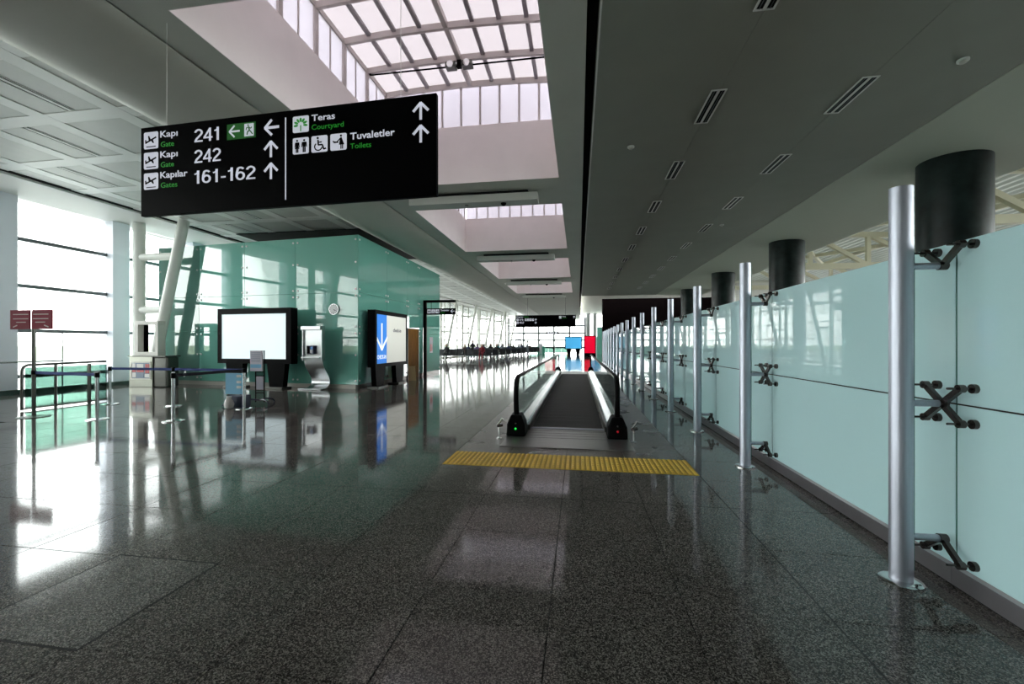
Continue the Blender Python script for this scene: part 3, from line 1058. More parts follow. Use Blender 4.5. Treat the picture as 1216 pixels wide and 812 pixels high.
for x in (0.36, 3.50):
    MB().cyl((x, 0.03, SH), (x, 0.03, ZC - 3.1 if x < 1 else 8.0 - 3.1), 0.003, 6).build('hanging_wire', M_trimw, SG)

# ---- far hanging direction sign
FS = thing('direction_sign', 'far black direction sign hanging above the end of the walkway', 'sign', (-5.03, 34.2, 2.84))
MB().box(0, 4.82, 0, 0.16, 0, 0.96).build('sign_box', M_black, FS)
text('turkish_word', 'Kapılar', M_white, FS, 0.06, 0.62, 0.79, 0.075, -0.02, 0.02)
text('english_word', 'Gates', M_sgreen, FS, 0.66, 1.05, 0.79, 0.075, -0.02)
icon('departure_icon', 0.06, 0.22, 0.50, 0.68, ic_plane(), FS, -0.02)
number('gate_number', '171-', M_white, FS, 0.28, 0.66, 0.52, 0.15, -0.02)
for i, ic in enumerate((ic_wc(), ic_wheel(), ic_baby(), ic_tree())):
    icon('service_icon', 0.74 + i * 0.19, 0.90 + i * 0.19, 0.50, 0.68, ic, FS, -0.02)
arrow('up_arrow', 1.62, 0.59, 0.17, 0, M_white, FS, -0.02)
icon('departure_icon', 0.06, 0.22, 0.27, 0.45, ic_plane(), FS, -0.02)
number('gate_number', '162', M_white, FS, 0.28, 0.66, 0.29, 0.15, -0.02)
arrow('down_arrow', 1.62, 0.37, 0.17, pi, M_white, FS, -0.02)
icon('courtyard_icon', 3.50, 3.68, 0.68, 0.88, ic_tree(), FS, -0.02, M_sgreen)
text('turkish_word', 'Teras', M_white, FS, 3.73, 4.02, 0.79, 0.075, -0.02, 0.02)
text('english_word', 'Courtyard', M_sgreen, FS, 3.73, 4.1, 0.69, 0.06, -0.02)
arrow('up_arrow', 4.68, 0.78, 0.17, 0, M_white, FS, -0.02)
for x in (0.95, 4.0):
    MB().cyl((x, 0.08, 0.96), (x, 0.08, 2.37), 0.012, 6).build('hanging_wire', M_cabdark, FS)

# ---- ceiling beams under the skylight bridges
for k, (y, nm) in enumerate(((11.07, 'nearest'), (18.75, 'second'), (26.5, 'third'), (34.2, 'farthest'))):
    t = thing('ceiling_beam', f'long white boxed beam under the soffit, {nm} of four between skylights', 'beam', (-4.50, y, 5.20), 0, 'boxed beams between the skylights')
    MB().box(0, 3.46, -0.22, 0.22, 0, 0.20).build('beam_body', M_beam, t, bevel=0.006)
    MB().box(0.3, 3.2, -0.12, 0.12, 0.20, 0.295).build('hanger', M_dark, t)
    MB().sphere((2.55, -0.04, 0.0), 0.075, 14, 8).build('dome_camera', M_black, t, True)
    b = MB()
    b.cyl((1.55, -0.04, -0.01), (1.55, -0.04, 0.0), 0.05, 10)
    b.cyl((1.55, -0.04, -0.07), (1.55, -0.04, 0.0), 0.018, 8)
    b.build('sprinkler', M_chrome, t)

# ---- twin floodlight under the skylight roof
t = thing('twin_floodlight', 'twin headed black floodlight on a dark rod under the glazed roof', 'floodlight', (WC, 9.32, 7.78))
MB().cyl((-2.15, 0, 0.0), (2.15, 0, 0.0), 0.018, 8).build('rod', M_black, t)
for s in (-1, 1):
    b = MB()
    b.box(s * 0.19 - 0.12, s * 0.19 + 0.12, -0.10, 0.10, -0.05, 0.07)
    b.build('lamp_head', M_cabdark, t, bevel=0.015)
    MB().cyl((s * 0.19, -0.12, 0.0), (s * 0.19, -0.10, 0.0), 0.075, 14).build('lens', M_chrome, t, True)
    MB().cyl((s * 2.15, 0, 0), (s * 2.15, 0, 0.10), 0.025, 8).build('clamp', M_black, t)
MB().box(-0.05, 0.05, -0.05, 0.05, -0.04, 0.19).build('bracket', M_black, t)

# ---- ceiling slot vents on the right-hand soffit
vf = MB()
W, LN = 0.12, 0.52
for x0, x1, y0, y1 in ((-W, -W + .025, -LN, LN), (W - .025, W, -LN, LN), (-.02, .02, -LN, LN), (-W, W, -LN, -LN + .025), (-W, W, LN - .025, LN)):
    vf.box(x0, x1, y0, y1, -0.012, 0.0)
vfm = vf.mesh('vent_frame')
vbm = MB().box(-W + .02, W - .02, -LN + .02, LN - .02, -0.003, -0.001).mesh('dark_slot')
vsm = MB().box(-0.004, 0.004, -LN + .02, LN - .02, -0.010, -0.002).mesh('blade')
for r, (x, nm, k0, k1) in enumerate(((2.19, 'inner row nearest the dark groove', -1, 10), (4.33, 'outer row nearest the sloping fascia', -1, 10))):
    c = 0
    for k in range(k0, k1):
        y = 7.63 + 2.65 * k
        if r == 1 and k < 0:
            continue
        t = thing('ceiling_vent', f'double slot ceiling vent, {NTH[c]} from the front in the {nm}', 'vent', (x, y, ZC), 0, 'slot vents in the right soffit')
        c += 1
        put('vent_frame', vfm, M_bar, t)
        put('dark_slot', vbm, M_dark, t)
        for xx in (-0.06, 0.06):
            put('blade', vsm, M_frame, t, (xx, 0, 0))
# slot vents in the left panelled ceiling, set on the diagonal
lf = MB().box(-0.095, -0.078, -0.68, 0.68, -0.012, 0.0).box(0.078, 0.095, -0.68, 0.68, -0.012, 0).box(-0.035, 0.035, -0.68, 0.68, -0.012, 0).mesh('vent_frame')
ld = MB().box(-0.078, -0.035, -0.68, 0.68, -0.004, -0.001).box(0.035, 0.078, -0.68, 0.68, -0.004, -0.001).mesh('dark_slot')
c = 0
for k in range(-1, 16):
    i = (k + 2) % 3
    x, y = (LX[i + 0] + LX[i + 1]) / 2 if i + 1 < len(LX) else -13.1, 7.0 + PY * k + PY / 2
    i2 = (k + 1) % 3 + 1
    x = (LX[i2] + LX[i2 + 1]) / 2
    t = thing('ceiling_vent', f'long slot vent in the white panelled ceiling, {NTH[c]} from the front', 'vent', (x, y, 6.0135), 0, 'slot vents in the panelled ceiling')
    c += 1
    put('vent_frame', lf, M_bar, t)
    put('dark_slot', ld, M_dark, t)
for x, y, nm in ((5.35, 6.9, 'small white smoke detector beside the nearest outer vent'), (4.75, 15.2, 'small white smoke detector farther along the right soffit'), (1.05, 8.9, 'small white smoke detector close to the dark groove')):
    t = thing('smoke_detector', nm, 'smoke detector', (x, y, ZC), 0, 'smoke detectors')
    MB().lathe([(0.07, -0.0), (0.07, -0.025), (0.045, -0.03)], n=16).build('base', M_trimw, t, True)
    MB().lathe([(0.042, -0.03), (0.04, -0.05), (0.02, -0.058)], n=16).build('sensor_head', M_frameg, t, True)

# ---- posts that brace the glass wall
b = MB()
n = 28
prof = [(0.062 * cos(2 * pi * j / n), 0.056 * sin(2 * pi * j / n)) for j in range(n)]
b.prism(prof, 'z', 0.0, 2.482)
tube_me = b.mesh('tube', True)
fl_me = MB().lathe([(0.112, 0.0), (0.112, 0.012), (0.095, 0.022), (0.060, 0.022)], n=28).mesh('base_flange', True)
fin_me = MB().box(0.052, 0.068, -0.012, 0.012, 0.08, 2.46).mesh('fin')
HX = 0.215
arm_me = MB().cyl((0.05, 0, 0), (HX, 0, 0), 0.021, 12).mesh('bracket_arm', True)
cap_me = MB().cyl((HX - 0.01, 0, 0), (HX + 0.035, 0, 0), 0.027, 12).mesh('hub', True)


def leg_me(sy, sz):
    m = MB()
    m.bar((HX + 0.012, 0, 0), (HX + 0.012, sy * 0.13, sz * 0.105), 0.024, 0.034)
    return m.mesh('spider_leg')


def disc_me(sy, sz):
    m = MB()
    y, z = sy * 0.13, sz * 0.105
    m.cyl((HX - 0.06, y, z), (HX + 0.085, y, z), 0.007, 8)
    m.cyl((HX - 0.006, y, z), (HX + 0.028, y, z), 0.024, 12)
    m.cyl((HX + 0.066, y, z), (HX + 0.090, y, z), 0.028, 12)
    return m.mesh('glass_bolt', True)


LEG = {(a, c): leg_me(a, c) for a in (-1, 1) for c in (-1, 1)}
DSC = {(a, c): disc_me(a, c) for a in (-1, 1) for c in (-1, 1)}
for i, y in enumerate(POST_Y):
    lab = f'tall brushed steel post bracing the frosted glass wall, {NTH[i]} from the front'
    t = thing('glass_wall_post', lab, 'post', (2.01, y, 0), 0, 'steel posts along the glass wall')
    put('tube', tube_me, M_alu, t)
    put('fin', fin_me, M_edge, t)
    put('base_flange', fl_me, M_chrome, t)
    for z, legs in ((1.985, ((-1, 1), (1, 1))), (1.128, ((-1, 1), (1, 1), (-1, -1), (1, -1))), (0.29, ((-1, -1), (1, -1)))):
        a = put('bracket_arm', arm_me, M_alu, t, (0, 0, z))
        put('hub', cap_me, M_bronze, a)
        for q in legs:
            put('spider_leg', LEG[q], M_bronze, a)
            put('glass_bolt', DSC[q], M_bronze, a)

# ---- yellow tactile strip: twenty ribbed tiles
ts = thing('tactile_strip', 'yellow ribbed tactile warning strip across the walkway entrance', 'tactile paving', (-1.68, 5.1, 0))
tw, th = 0.304, 0.318
b = MB()
b.box(0.001, tw - 0.001, 0.001, th - 0.001, 0.0005, 0.004)
b.m = 1
for k in range(5):
    x = (k + 0.5) * tw / 5
    for (ya, yb) in ((0.012, 0.078), (0.09, 0.155), (0.167, 0.232), (0.244, 0.308)):
        b.add([(x - .018, ya, .004), (x + .018, ya, .004), (x + .018, yb, .004), (x - .018, yb, .004), (x - .011, ya + .007, .012), (x + .011, ya + .007, .012), (x + .011, yb - .007, .012), (x - .011, yb - .007, .012)],
              [(4, 5, 6, 7), (0, 1, 5, 4), (1, 2, 6, 5), (2, 3, 7, 6), (3, 0, 4, 7)])
tm = b.mesh('tactile_tile')
for j in range(2):
    for i in range(10):
        put('tactile_tile', tm, [mat('tactile_base', (0.52, 0.34, 0.05), 0.6), M_yellow], ts, (i * tw, j * th, 0))

# ---- moving walkway
WK = thing('moving_walkway', 'moving walkway with glass balustrades and black rubber handrails', 'moving walkway', (-0.20, 6.1, 0))
wy0, wy1 = 0.72, 15.3
bx = 0.80                                     # balustrade half distance
b = MB()
b.box(-0.94, 0.98, 0.0, 1.42, 0.0005, 0.012)
b.build('landing_plate', M_plate, WK, bevel=0.003)
for k, y in enumerate((0.62, 0.80, 0.98, 1.16)):
    MB().box(-0.62, 0.62, y, y + 0.012, 0.012, 0.0145).build('plate_rib', M_cabdark, WK)
MB().box(-0.64, 0.64, 1.34, 1.44, 0.012, 0.020).build('comb', M_alu, WK)
b = MB()
for k in range(44):
    x = -0.60 + k * 1.2 / 43
    b.box(x - 0.006, x + 0.006, 1.43, 1.50, 0.008, 0.017)
o = b.build('comb_teeth', M_plate, WK)
o['kind'] = 'stuff'
# belt of pallets
b = MB()
b.box(-0.62, 0.62, 0.004, 0.396, -0.004, 0.0035)
for k in range(40):
    x = -0.60 + k * 1.2 / 39
    b.box(x - 0.007, x + 0.007, 0.004, 0.396, 0.0035, 0.009)
plm = b.mesh('pallet')
for k in range(34):
    put('pallet', plm, M_pallet, WK, (0, 1.46 + 0.4 * k, 0))
MB().box(-0.94, 0.94, 1.46 + 13.6, 1.46 + 15.3, 0.0005, 0.012).build('landing_plate', M_plate, WK)
for s in (-1, 1):
    X = s * bx
    # deck and inner skirt in section
    sec = [(X + s * 0.12, 0.0), (X + s * 0.12, 0.20), (X + s * 0.03, 0.24), (X - s * 0.02, 0.235), (X - s * 0.115, 0.165), (X - s * 0.135, 0.13), (X - s * 0.135, 0.0)]
    MB().prism(sec, 'y', wy0 + 0.16, wy1 - 0.1).build('balustrade_deck', mat('balustrade_aluminium', (0.50, 0.52, 0.55), 0.24, 1.0), WK)
    MB().box(min(X - s * .14, X - s * .165), max(X - s * .14, X - s * .165), wy0 + 0.5, wy1 - 0.4, 0.01, 0.10).build('brush_skirt', M_cabdark, WK)
    MB().box(min(X - s * .012, X - s * .024), max(X - s * .012, X - s * .024), wy0 + 0.25, wy1 - .2, 0.236, 0.262).build('glass_clamp', M_chrome, WK)
    # glass panels between the handrail ends
    npn = 9
    for k in range(npn):
        ya = wy0 + 0.17 + (wy1 - wy0 - 0.34) * k / npn
        yb = wy0 + 0.17 + (wy1 - wy0 - 0.34) * (k + 1) / npn
        MB().box(X - 0.006, X + 0.006, ya + 0.004, yb - 0.004, 0.24, 0.925).build('glass_panel', M_clear, WK)
    # handrail with upright rounded ends
    pts = [(X, wy0 + 0.06, 0.30), (X, wy0 + 0.01, 0.45), (X, wy0 - 0.005, 0.60), (X, wy0 + 0.01, 0.75), (X, wy0 + 0.06, 0.86), (X, wy0 + 0.15, 0.93), (X, wy0 + 0.30, 0.955)]
    pts += [(X, y, 0.955) for y in (2, 4, 6, 8, 10, 12, 14)]
    pts += [(X, wy1 - 0.30, 0.955), (X, wy1 - 0.15, 0.93), (X, wy1 - 0.06, 0.86), (X, wy1 - 0.01, 0.75), (X, wy1 + 0.005, 0.60), (X, wy1 - 0.01, 0.45), (X, wy1 - 0.06, 0.30)]
    hr = MB()
    nn = 10
    ring_ = [(0.042 * cos(2 * pi * j / nn), 0.026 * sin(2 * pi * j / nn)) for j in range(nn)]
    vs = []
    for i, p in enumerate(pts):
        a_, c_ = Vector(pts[max(i - 1, 0)]), Vector(pts[min(i + 1, len(pts) - 1)])
        tt = (c_ - a_).normalized()
        nrm = Vector((1, 0, 0)).cross(tt)
        for u, v in ring_:
            vs.append(Vector(p) + Vector((u, 0, 0)) + nrm * v)
    fs = [(i * nn + j, i * nn + (j + 1) % nn, (i + 1) * nn + (j + 1) % nn, (i + 1) * nn + j) for i in range(len(pts) - 1) for j in range(nn)]
    hr.add(vs, fs)
    hr.build('handrail', M_rubber, WK, True)
    # black entry boxes
    for q, (ya, sgn) in enumerate(((wy0, 1), (wy1, -1))):
        e = MB()
        e.add([(X - .155, ya - sgn * .06, 0.013), (X + .155, ya - sgn * .06, 0.013), (X + .155, ya + sgn * .3, 0.013), (X - .155, ya + sgn * .3, 0.013),
               (X - .145, ya - sgn * .05, 0.20), (X + .145, ya - sgn * .05, 0.20), (X + .145, ya + sgn * .28, 0.22), (X - .145, ya + sgn * .28, 0.22),
               (X - .085, ya - sgn * .01, 0.345), (X + .085, ya - sgn * .01, 0.345), (X + .085, ya + sgn * .22, 0.36), (X - .085, ya + sgn * .22, 0.36)],
              [(0, 1, 5, 4), (1, 2, 6, 5), (2, 3, 7, 6), (3, 0, 4, 7), (4, 5, 9, 8), (5, 6, 10, 9), (6, 7, 11, 10), (7, 4, 8, 11), (8, 9, 10, 11), (3, 2, 1, 0)])
        eb = e.build('handrail_inlet', M_rubber, WK, bevel=0.02)
        if q == 0:
            MB().cyl((X + 0.0, ya - 0.075, 0.135), (X + 0.0, ya - 0.050, 0.135), 0.016, 10).build('indicator_light', M_led_g if s < 0 else M_led_r, eb)
            MB().cyl((X + 0.0, ya - 0.066, 0.215), (X + 0.0, ya - 0.045, 0.215), 0.012, 10).build('key_switch', M_cabdark, eb)
for (x, y, lab) in ((-1.24, 6.62, 'short chrome sensor post left of the walkway entrance'), (0.83, 6.66, 'short chrome sensor post right of the walkway entrance')):
    t = thing('sensor_post', lab, 'post', (x, y, 0), 0, 'chrome sensor posts')
    MB().lathe([(0.045, 0), (0.045, 0.008), (0.016, 0.012), (0.014, 0.012)], n=14).build('base_plate', M_chrome, t, True)
    MB().cyl((0, 0, 0.01), (0, 0, 0.20), 0.013, 10).build('stem', M_chrome, t, True)
    MB().cyl((-0.03, -0.02, 0.20), (0.05, 0.02, 0.21), 0.024, 12).build('clamp', M_bronze, t, True)
    MB().tube([(-0.035, 0.0, 0.205), (0.05, 0.02, 0.315)], 0.019, 12).build('sensor_head', M_chrome, t, True)

# ---- white light box in front of the pavilion
RZ = -atan(PS)
t = thing('light_box', 'large wide black framed light box with blank white screen', 'light box', (-10.78, 12.93, 0), RZ)
w = 1.49
b = MB()
b.box(-w, w, -0.16, 0.14, 0.83, 0.99).box(-w, w, -0.16, 0.14, 2.50, 2.69).box(-w, -w + 0.16, -0.16, 0.14, 0.99, 2.50).box(w - 0.20, w, -0.16, 0.14, 0.99, 2.50).box(-w + .1, w - .1, 0.0, 0.14, .9, 2.6)
b.build('cabinet_frame', M_black, t)
MB().box(-w + 0.16, w - 0.20, -0.14, -0.005, 0.99, 2.50).build('screen', M_screen, t)
for sx, sk_ in ((-0.85, -1), (0.85, 1)):
    MB().prism([(sx - 0.36, 0.83), (sx + 0.36, 0.83), (sx + 0.27, 0.06), (sx - 0.27, 0.06)], 'y', -0.10, 0.10).build('leg', M_black, t)
    MB().box(sx - 0.36, sx + 0.36, -0.24, 0.20, 0, 0.06).build('foot', M_cabdark, t, bevel=0.01)

# ---- blue and white light box at the pavilion side
t = thing('light_box', 'black framed light box with blue check-in arrow panel and cream panel', 'light box', (-6.82, 14.6, 0), pi / 2)
# local x runs along +Y, local -y faces +X
b = MB()
b.box(-1.32, 1.34, -0.14, 0.14, 0.70, 0.82).box(-1.32, 1.34, -0.14, 0.14, 2.50, 2.64).box(-1.32, -1.2, -0.14, 0.14, .82, 2.5).box(1.24, 1.34, -0.14, 0.14, .82, 2.5).box(-1.25, 1.25, 0, .14, .8, 2.55)
b.build('cabinet_frame', M_black, t)
MB().box(-1.2, -0.44, -0.125, -0.01, 0.82, 2.5).build('blue_panel', M_blue_lit, t)
MB().box(-0.44, 1.24, -0.125, -0.01, 0.82, 2.5).build('cream_panel', M_cream_lit, t)
arrow('down_arrow', -0.82, 1.73, 0.92, pi, M_white_lit, t, -0.131, 0.10)
text('lettering', 'CHECK-IN', M_white_lit, t, -1.17, -0.50, 0.98, 0.13, -0.131, 0.03)
text('lettering', 'check-in', M_grey_txt, t, 0.08, 0.78, 1.93, 0.13, -0.131, 0.02)
for sx in (-0.85, 0.75):
    MB().prism([(sx - 0.36, 0.70), (sx + 0.36, 0.70), (sx + 0.27, 0.05), (sx - 0.27, 0.05)], 'y', -0.09, 0.09).build('leg', M_black, t)
    MB().box(sx - 0.36, sx + 0.36, -0.2, 0.2, 0, 0.05).build('foot', M_cabdark, t)

# folding caution board beyond it
def aboard(x, y, lab, m, s=1.0, rz=0.0, group=None):
    t = thing('caution_board', lab, 'caution board', (x, y, 0), rz, group)
    for k in (-1, 1):
        MB().add([(-.16 * s, k * .17 * s, 0), (.16 * s, k * .17 * s, 0), (.13 * s, k * .015 * s, .62 * s), (-.13 * s, k * .015 * s, .62 * s),
                  (-.16 * s, k * .15 * s, 0), (.16 * s, k * .15 * s, 0), (.13 * s, 0, .62 * s), (-.13 * s, 0, .62 * s)],
                 [(0, 1, 2, 3), (7, 6, 5, 4), (0, 4, 5, 1), (1, 5, 6, 2), (2, 6, 7, 3), (3, 7, 4, 0)]).build('leaf', m, t)
    MB().cyl((-.14 * s, 0, .63 * s), (.14 * s, 0, .63 * s), .016 * s, 8).build('hinge', m, t)


aboard(-6.72, 16.55, 'small cream folding caution board beyond the blue light box', M_caution, 0.9, 0.5)
aboard(-1.35, 60.5, 'yellow caution board beside the far blue billboard', M_cauty, 1.5, 0.2)

# ---- stainless S-shaped information kiosk
t = thing('phone_kiosk', 'stainless steel S-curved phone kiosk standing against the teal glass', 'kiosk', (-8.55, 12.70, 0), RZ)
pr = [(0.0, 2.05), (0.0, 1.6), (0.0, 0.98), (0.02, 0.86), (0.07, 0.74), (0.15, 0.62), (0.24, 0.50), (0.32, 0.39), (0.36, 0.29), (0.35, 0.19), (0.29, 0.11), (0.19, 0.06), (0.06, 0.04)]
off = 0.035
inner = []
for i, (y, z) in enumerate(pr):
    a_, c_ = pr[max(i - 1, 0)], pr[min(i + 1, len(pr) - 1)]
    dx, dz = c_[0] - a_[0], c_[1] - a_[1]
    L = hypot(dx, dz)
    inner.append((y - dz / L * off, z + dx / L * off))
MB().prism(pr + inner[::-1], 'x', -0.35, 0.35).build('curved_body', M_steel, t, True)
MB().box(-0.37, -0.345, -0.06, 0.10, 0.95, 2.08).build('side_cheek', M_steel, t)
MB().box(0.345, 0.37, -0.06, 0.10, 0.95, 2.08).build('side_cheek', M_steel, t)
MB().box(-0.36, 0.36, -0.14, 0.10, 1.95, 2.07).build('top_hood', M_steel, t, bevel=0.01)
MB().box(-0.34, 0.34, -0.16, 0.0, 1.03, 1.07).build('shelf', M_steel, t, bevel=0.008)
MB().box(-0.17, 0.09, -0.10, -0.005, 1.16, 1.44).build('phone_panel', M_navy, t, bevel=0.01)
b = MB()
b.box(-0.13, -0.06, -0.15, -0.10, 1.18, 1.42)
b.build('handset', M_black, t, bevel=0.012)
MB().box(-0.02, 0.06, -0.104, -0.099, 1.32, 1.40).build('display', mat('blue_display', (0.05, 0.16, 0.4), 0.3, emit=0.5 * EM), t)
b = MB()
for i in range(3):
    for j in range(4):
        b.box(-0.02 + i * .03, 0.0 + i * .03, -0.106, -0.099, 1.19 + j * .03, 1.21 + j * .03)
o = b.build('keypad', M_chrome, t)
o['kind'] = 'stuff'
MB().box(-0.46, 0.40, -0.16, 0.20, 0.0, 0.045).build('foot_plate', M_steel, t, bevel=0.008)

# ---- wall clock on the glass
t = thing('wall_clock', 'round white wall clock on the teal glass above the kiosk', 'clock', (-8.07, pf(-8.07), 2.65), RZ)
MB().cyl((0, 0, 0), (0, -0.05, 0), 0.185, 32).build('rim', M_steel, t, True)
MB().cyl((0, -0.045, 0), (0, -0.053, 0), 0.165, 32).build('dial', M_clock, t)
b = MB()
for k in range(12):
    a = k * pi / 6
    p = [(sin(a) * r, cos(a) * r) for r in (0.132, 0.155)]
    for q in offs(p, 0.012 if k % 3 else 0.022):
        b.prism(q, 'y', -0.055, -0.053)
o = b.build('hour_marks', M_black, t)
o['kind'] = 'stuff'
flat('hour_hand', offs([(0, 0), (0.07 * sin(radians(130)), 0.07 * cos(radians(130)))], 0.014), M_black, t, -0.058)
flat('minute_hand', offs([(0, 0), (0.125 * sin(radians(118)), 0.125 * cos(radians(118)))], 0.009), M_black, t, -0.061)

# ---- stanchions with belts
def stanchion(x, y, lab, to=None, bm=None, h=0.92, sag=0.0):
    t = thing('belt_stanchion', lab, 'stanchion', (x, y, 0), 0, 'belt stanchions of the queue')
    MB().lathe([(0.18, 0), (0.18, 0.012), (0.12, 0.026), (0.035, 0.034)], n=24).build('base', M_chrome, t, True)
    MB().cyl((0, 0, 0.03), (0, 0, h - 0.08), 0.032, 14).build('pole', M_steel, t, True)
    MB().lathe([(0.04, h - 0.09), (0.04, h), (0.033, h + 0.012)], n=14).build('belt_head', M_black, t, True)
    if to:
        belt(t, (0, 0, h - 0.035), (to[0] - x, to[1] - y, h - 0.035 + (to[2] if len(to) > 2 else 0)), bm, sag)
    return t


def belt(t, p, q, m, sag=0.02):
    p, q = Vector(p), Vector(q)
    d = (q - p).normalized()
    a, c = p + d * 0.045, q - d * 0.045
    n = 8
    b = MB()
    for i in range(n):
        u, v = i / n, (i + 1) / n
        s0, s1 = Vector((0, 0, -4 * sag * u * (1 - u))), Vector((0, 0, -4 * sag * v * (1 - v)))
        b.bar(a.lerp(c, u) + s0, a.lerp(c, v) + s1, 0.006, 0.06)
    b.build('belt', m, t)


stanchion(-9.42, 7.05, 'steel belt stanchion nearest the maroon notice board', None, None)
stanchion(-11.46, 8.86, 'steel belt stanchion nearest the small green glass railing', (-9.63, 8.85), M_belt)
stanchion(-9.63, 8.85, 'steel belt stanchion in the middle of the rear belt line', (-7.64, 8.76), M_belt)
stanchion(-7.75, 7.12, 'steel belt stanchion carrying the black belt, nearest the viewer', (-7.64, 8.76), M_belt2)
stanchion(-7.64, 8.76, 'steel belt stanchion beside the leaflet stand')

# maroon notice board on a pole
t = thing('notice_board_pole', 'maroon two panel notice board on a tall steel pole', 'notice board', (-11.02, 7.09, 0))
MB().lathe([(0.25, 0), (0.25, 0.012), (0.15, 0.026), (0.035, 0.034)], n=24).build('base', M_cabdark, t, True)
MB().cyl((0, 0, 0.03), (0, 0, 2.16), 0.032, 14).build('pole', M_cabdark, t, True)
for s in (-1, 1):
    p = MB().box(min(s * .03, s * .52), max(s * .03, s * .52), -0.05, -0.025, 1.795, 2.19).build('panel', M_maroon, t)
    b = MB()
    for z, a, c in ((2.09, .06, .44), (2.00, .06, .44), (1.93, .12, .36)):
        b.box(min(s * a, s * c), max(s * a, s * c), -0.054, -0.049, z, z + 0.016)
    o = b.build('print_lines', M_pink, p)
    o['kind'] = 'stuff'
    flat('arrow_mark', offs([(s * .34, 1.875), (s * .44, 1.84)], 0.022), M_pink, p, -0.054)
MB().lathe([(0.042, 0.87), (0.042, 0.95)], n=14).build('belt_head', M_black, t, True)
belt(t, (0, 0, 0.91), (1.60, -0.04, 0.885), M_belt, 0.0)

# ---- leaflet stand, blue board, bag
t = thing('leaflet_stand', 'slim black wire stand holding a lilac printed notice', 'leaflet stand', (-7.80, 9.45, 0))
MB().box(-0.25, 0.07, -0.03, 0.02, 0.82, 1.33).build('notice_panel', M_lilac, t)
b = MB()
for k in range(7):
    b.box(-0.22, 0.04, -0.033, -0.029, 1.27 - k * 0.036, 1.282 - k * 0.036)
o = b.build('print_lines', M_greyblue, t)
o['kind'] = 'stuff'
MB().box(-0.24, 0.06, -0.034, -0.029, 0.90, 0.99).build('photo_strip', M_lblue, t)
b = MB()
b.tube([(-0.12, 0, 0.05), (-0.12, 0, 0.82)], 0.013, 8).tube([(0.10, 0.02, 0.05), (0.10, 0.02, 1.33)], 0.013, 8)
for z in (0.28, 0.35, 0.70, 0.80):
    b.tube([(-0.12, 0, z), (0.10, 0.02, z)], 0.010, 8)
b.build('wire_frame', M_black, t)
MB().box(-0.11, 0.09, 0.0, 0.015, 0.36, 0.69).build('leaflet_pocket', M_lilac, t)
for a in range(3):
    an = radians((-25, 205, 80)[a])
    c, s = cos(an), sin(an)
    MB().tube([(0, 0, 0.10), (0.18 * c, 0.18 * s, 0.13), (0.36 * c, 0.36 * s, 0.09), (0.42 * c, 0.42 * s, 0.02)], 0.018, 8).build('leg', M_navy, t, True)
t = thing('info_board', 'light blue information board on a navy foot beside the leaflet stand', 'information board', (-8.08, 8.98, 0))
MB().box(-0.24, 0.22, -0.015, 0.015, 0.30, 0.80).build('board', M_lblue, t)
b = MB()
for x, z in ((0.06, .70), (0.06, .56), (0.06, .44)):
    b.box(x, x + 0.12, -0.018, -0.014, z, z + 0.06)
o = b.build('print_blocks', M_bag, t)
o['kind'] = 'stuff'
MB().cyl((0.12, 0.04, 0.03), (0.12, 0.04, 0.75), 0.014, 8).build('stem', M_navy, t)
MB().box(-0.06, 0.30, -0.12, 0.16, 0.0, 0.28).build('weight_box', M_navy, t, bevel=0.02)
MB().tube([(-0.30, -0.05, 0.02), (-0.22, -0.02, 0.10), (-0.06, 0, 0.04)], 0.016, 8).build('leg', M_navy, t, True)
t = thing('plastic_bag', 'crumpled white plastic bag at the foot of the blue board', 'bag', (-8.0, 8.72, 0))
bm = MB()
bm.lathe([(0.03, 0.0), (0.10, 0.02), (0.105, 0.10), (0.085, 0.19), (0.05, 0.24), (0.06, 0.28)], n=12)
for i, v in enumerate(bm.v):
    bm.v[i] = (v[0] * (1 + 0.18 * sin(i * 2.3)), v[1] * (1 + 0.18 * cos(i * 1.7)) * 0.8, v[2])
bm.build('bag_body', M_bag, t, True)

# ---- steel cabinet with red and white display, frame on top
t = thing('steel_cabinet', 'steel display cabinet with red and white boxes behind its window', 'cabinet', (-15.37, 12.5, 0), 0.0)
MB().box(0, 0.93, 0, 0.5, 0.0, 1.05).build('cabinet_body', M_cab, t, bevel=0.008)
MB().box(0.93, 1.46, 0.04, 0.5, 0.0, 1.05).build('side_section', M_cabdark, t, bevel=0.05)
MB().box(-0.03, 1.49, -0.03, 0.53, 1.05, 1.085).build('top_plate', M_cabdark, t)
b = MB()
b.box(0.08, 0.88, -0.02, 0.0, 0.27, 0.31).box(0.08, 0.88, -0.02, 0.0, 0.84, 0.88).box(0.08, 0.12, -0.02, 0, .31, .84).box(0.84, 0.88, -0.02, 0, .31, .84)
b.build('window_frame', M_frameg, t)
MB().box(0.12, 0.84, -0.006, 0.0, 0.31, 0.84).build('display_back', M_greyblue, t)
for x0, x1, z0, z1, m in ((.13, .28, .34, .5, M_bag), (.13, .28, .52, .64, M_redcan), (.13, .26, .66, .82, M_bag), (.32, .60, .52, .60, M_redcan), (.32, .60, .34, .48, M_greyblue), (.32, .58, .64, .80, M_bag), (.64, .82, .34, .46, M_bag), (.66, .82, .48, .80, M_redcan)):
    MB().box(x0, x1, -0.014, -0.006, z0, z1).build('display_item', m, t)
t = thing('display_frame', 'open square pale frame standing on the steel cabinet', 'frame', (-15.17, 12.52, 1.085))
b = MB()
b.box(0, 0.93, 0, 0.28, 0, 0.13).box(0, 0.93, 0, 0.28, 1.07, 1.2).box(0, 0.13, 0, 0.28, 0.13, 1.07).box(0.80, 0.93, 0, 0.28, 0.13, 1.07)
b.build('frame_body', M_frameg, t, bevel=0.01)
MB().box(0.13, 0.25, 0.20, 0.27, 0.13, 1.07).build('inner_post', M_black, t)

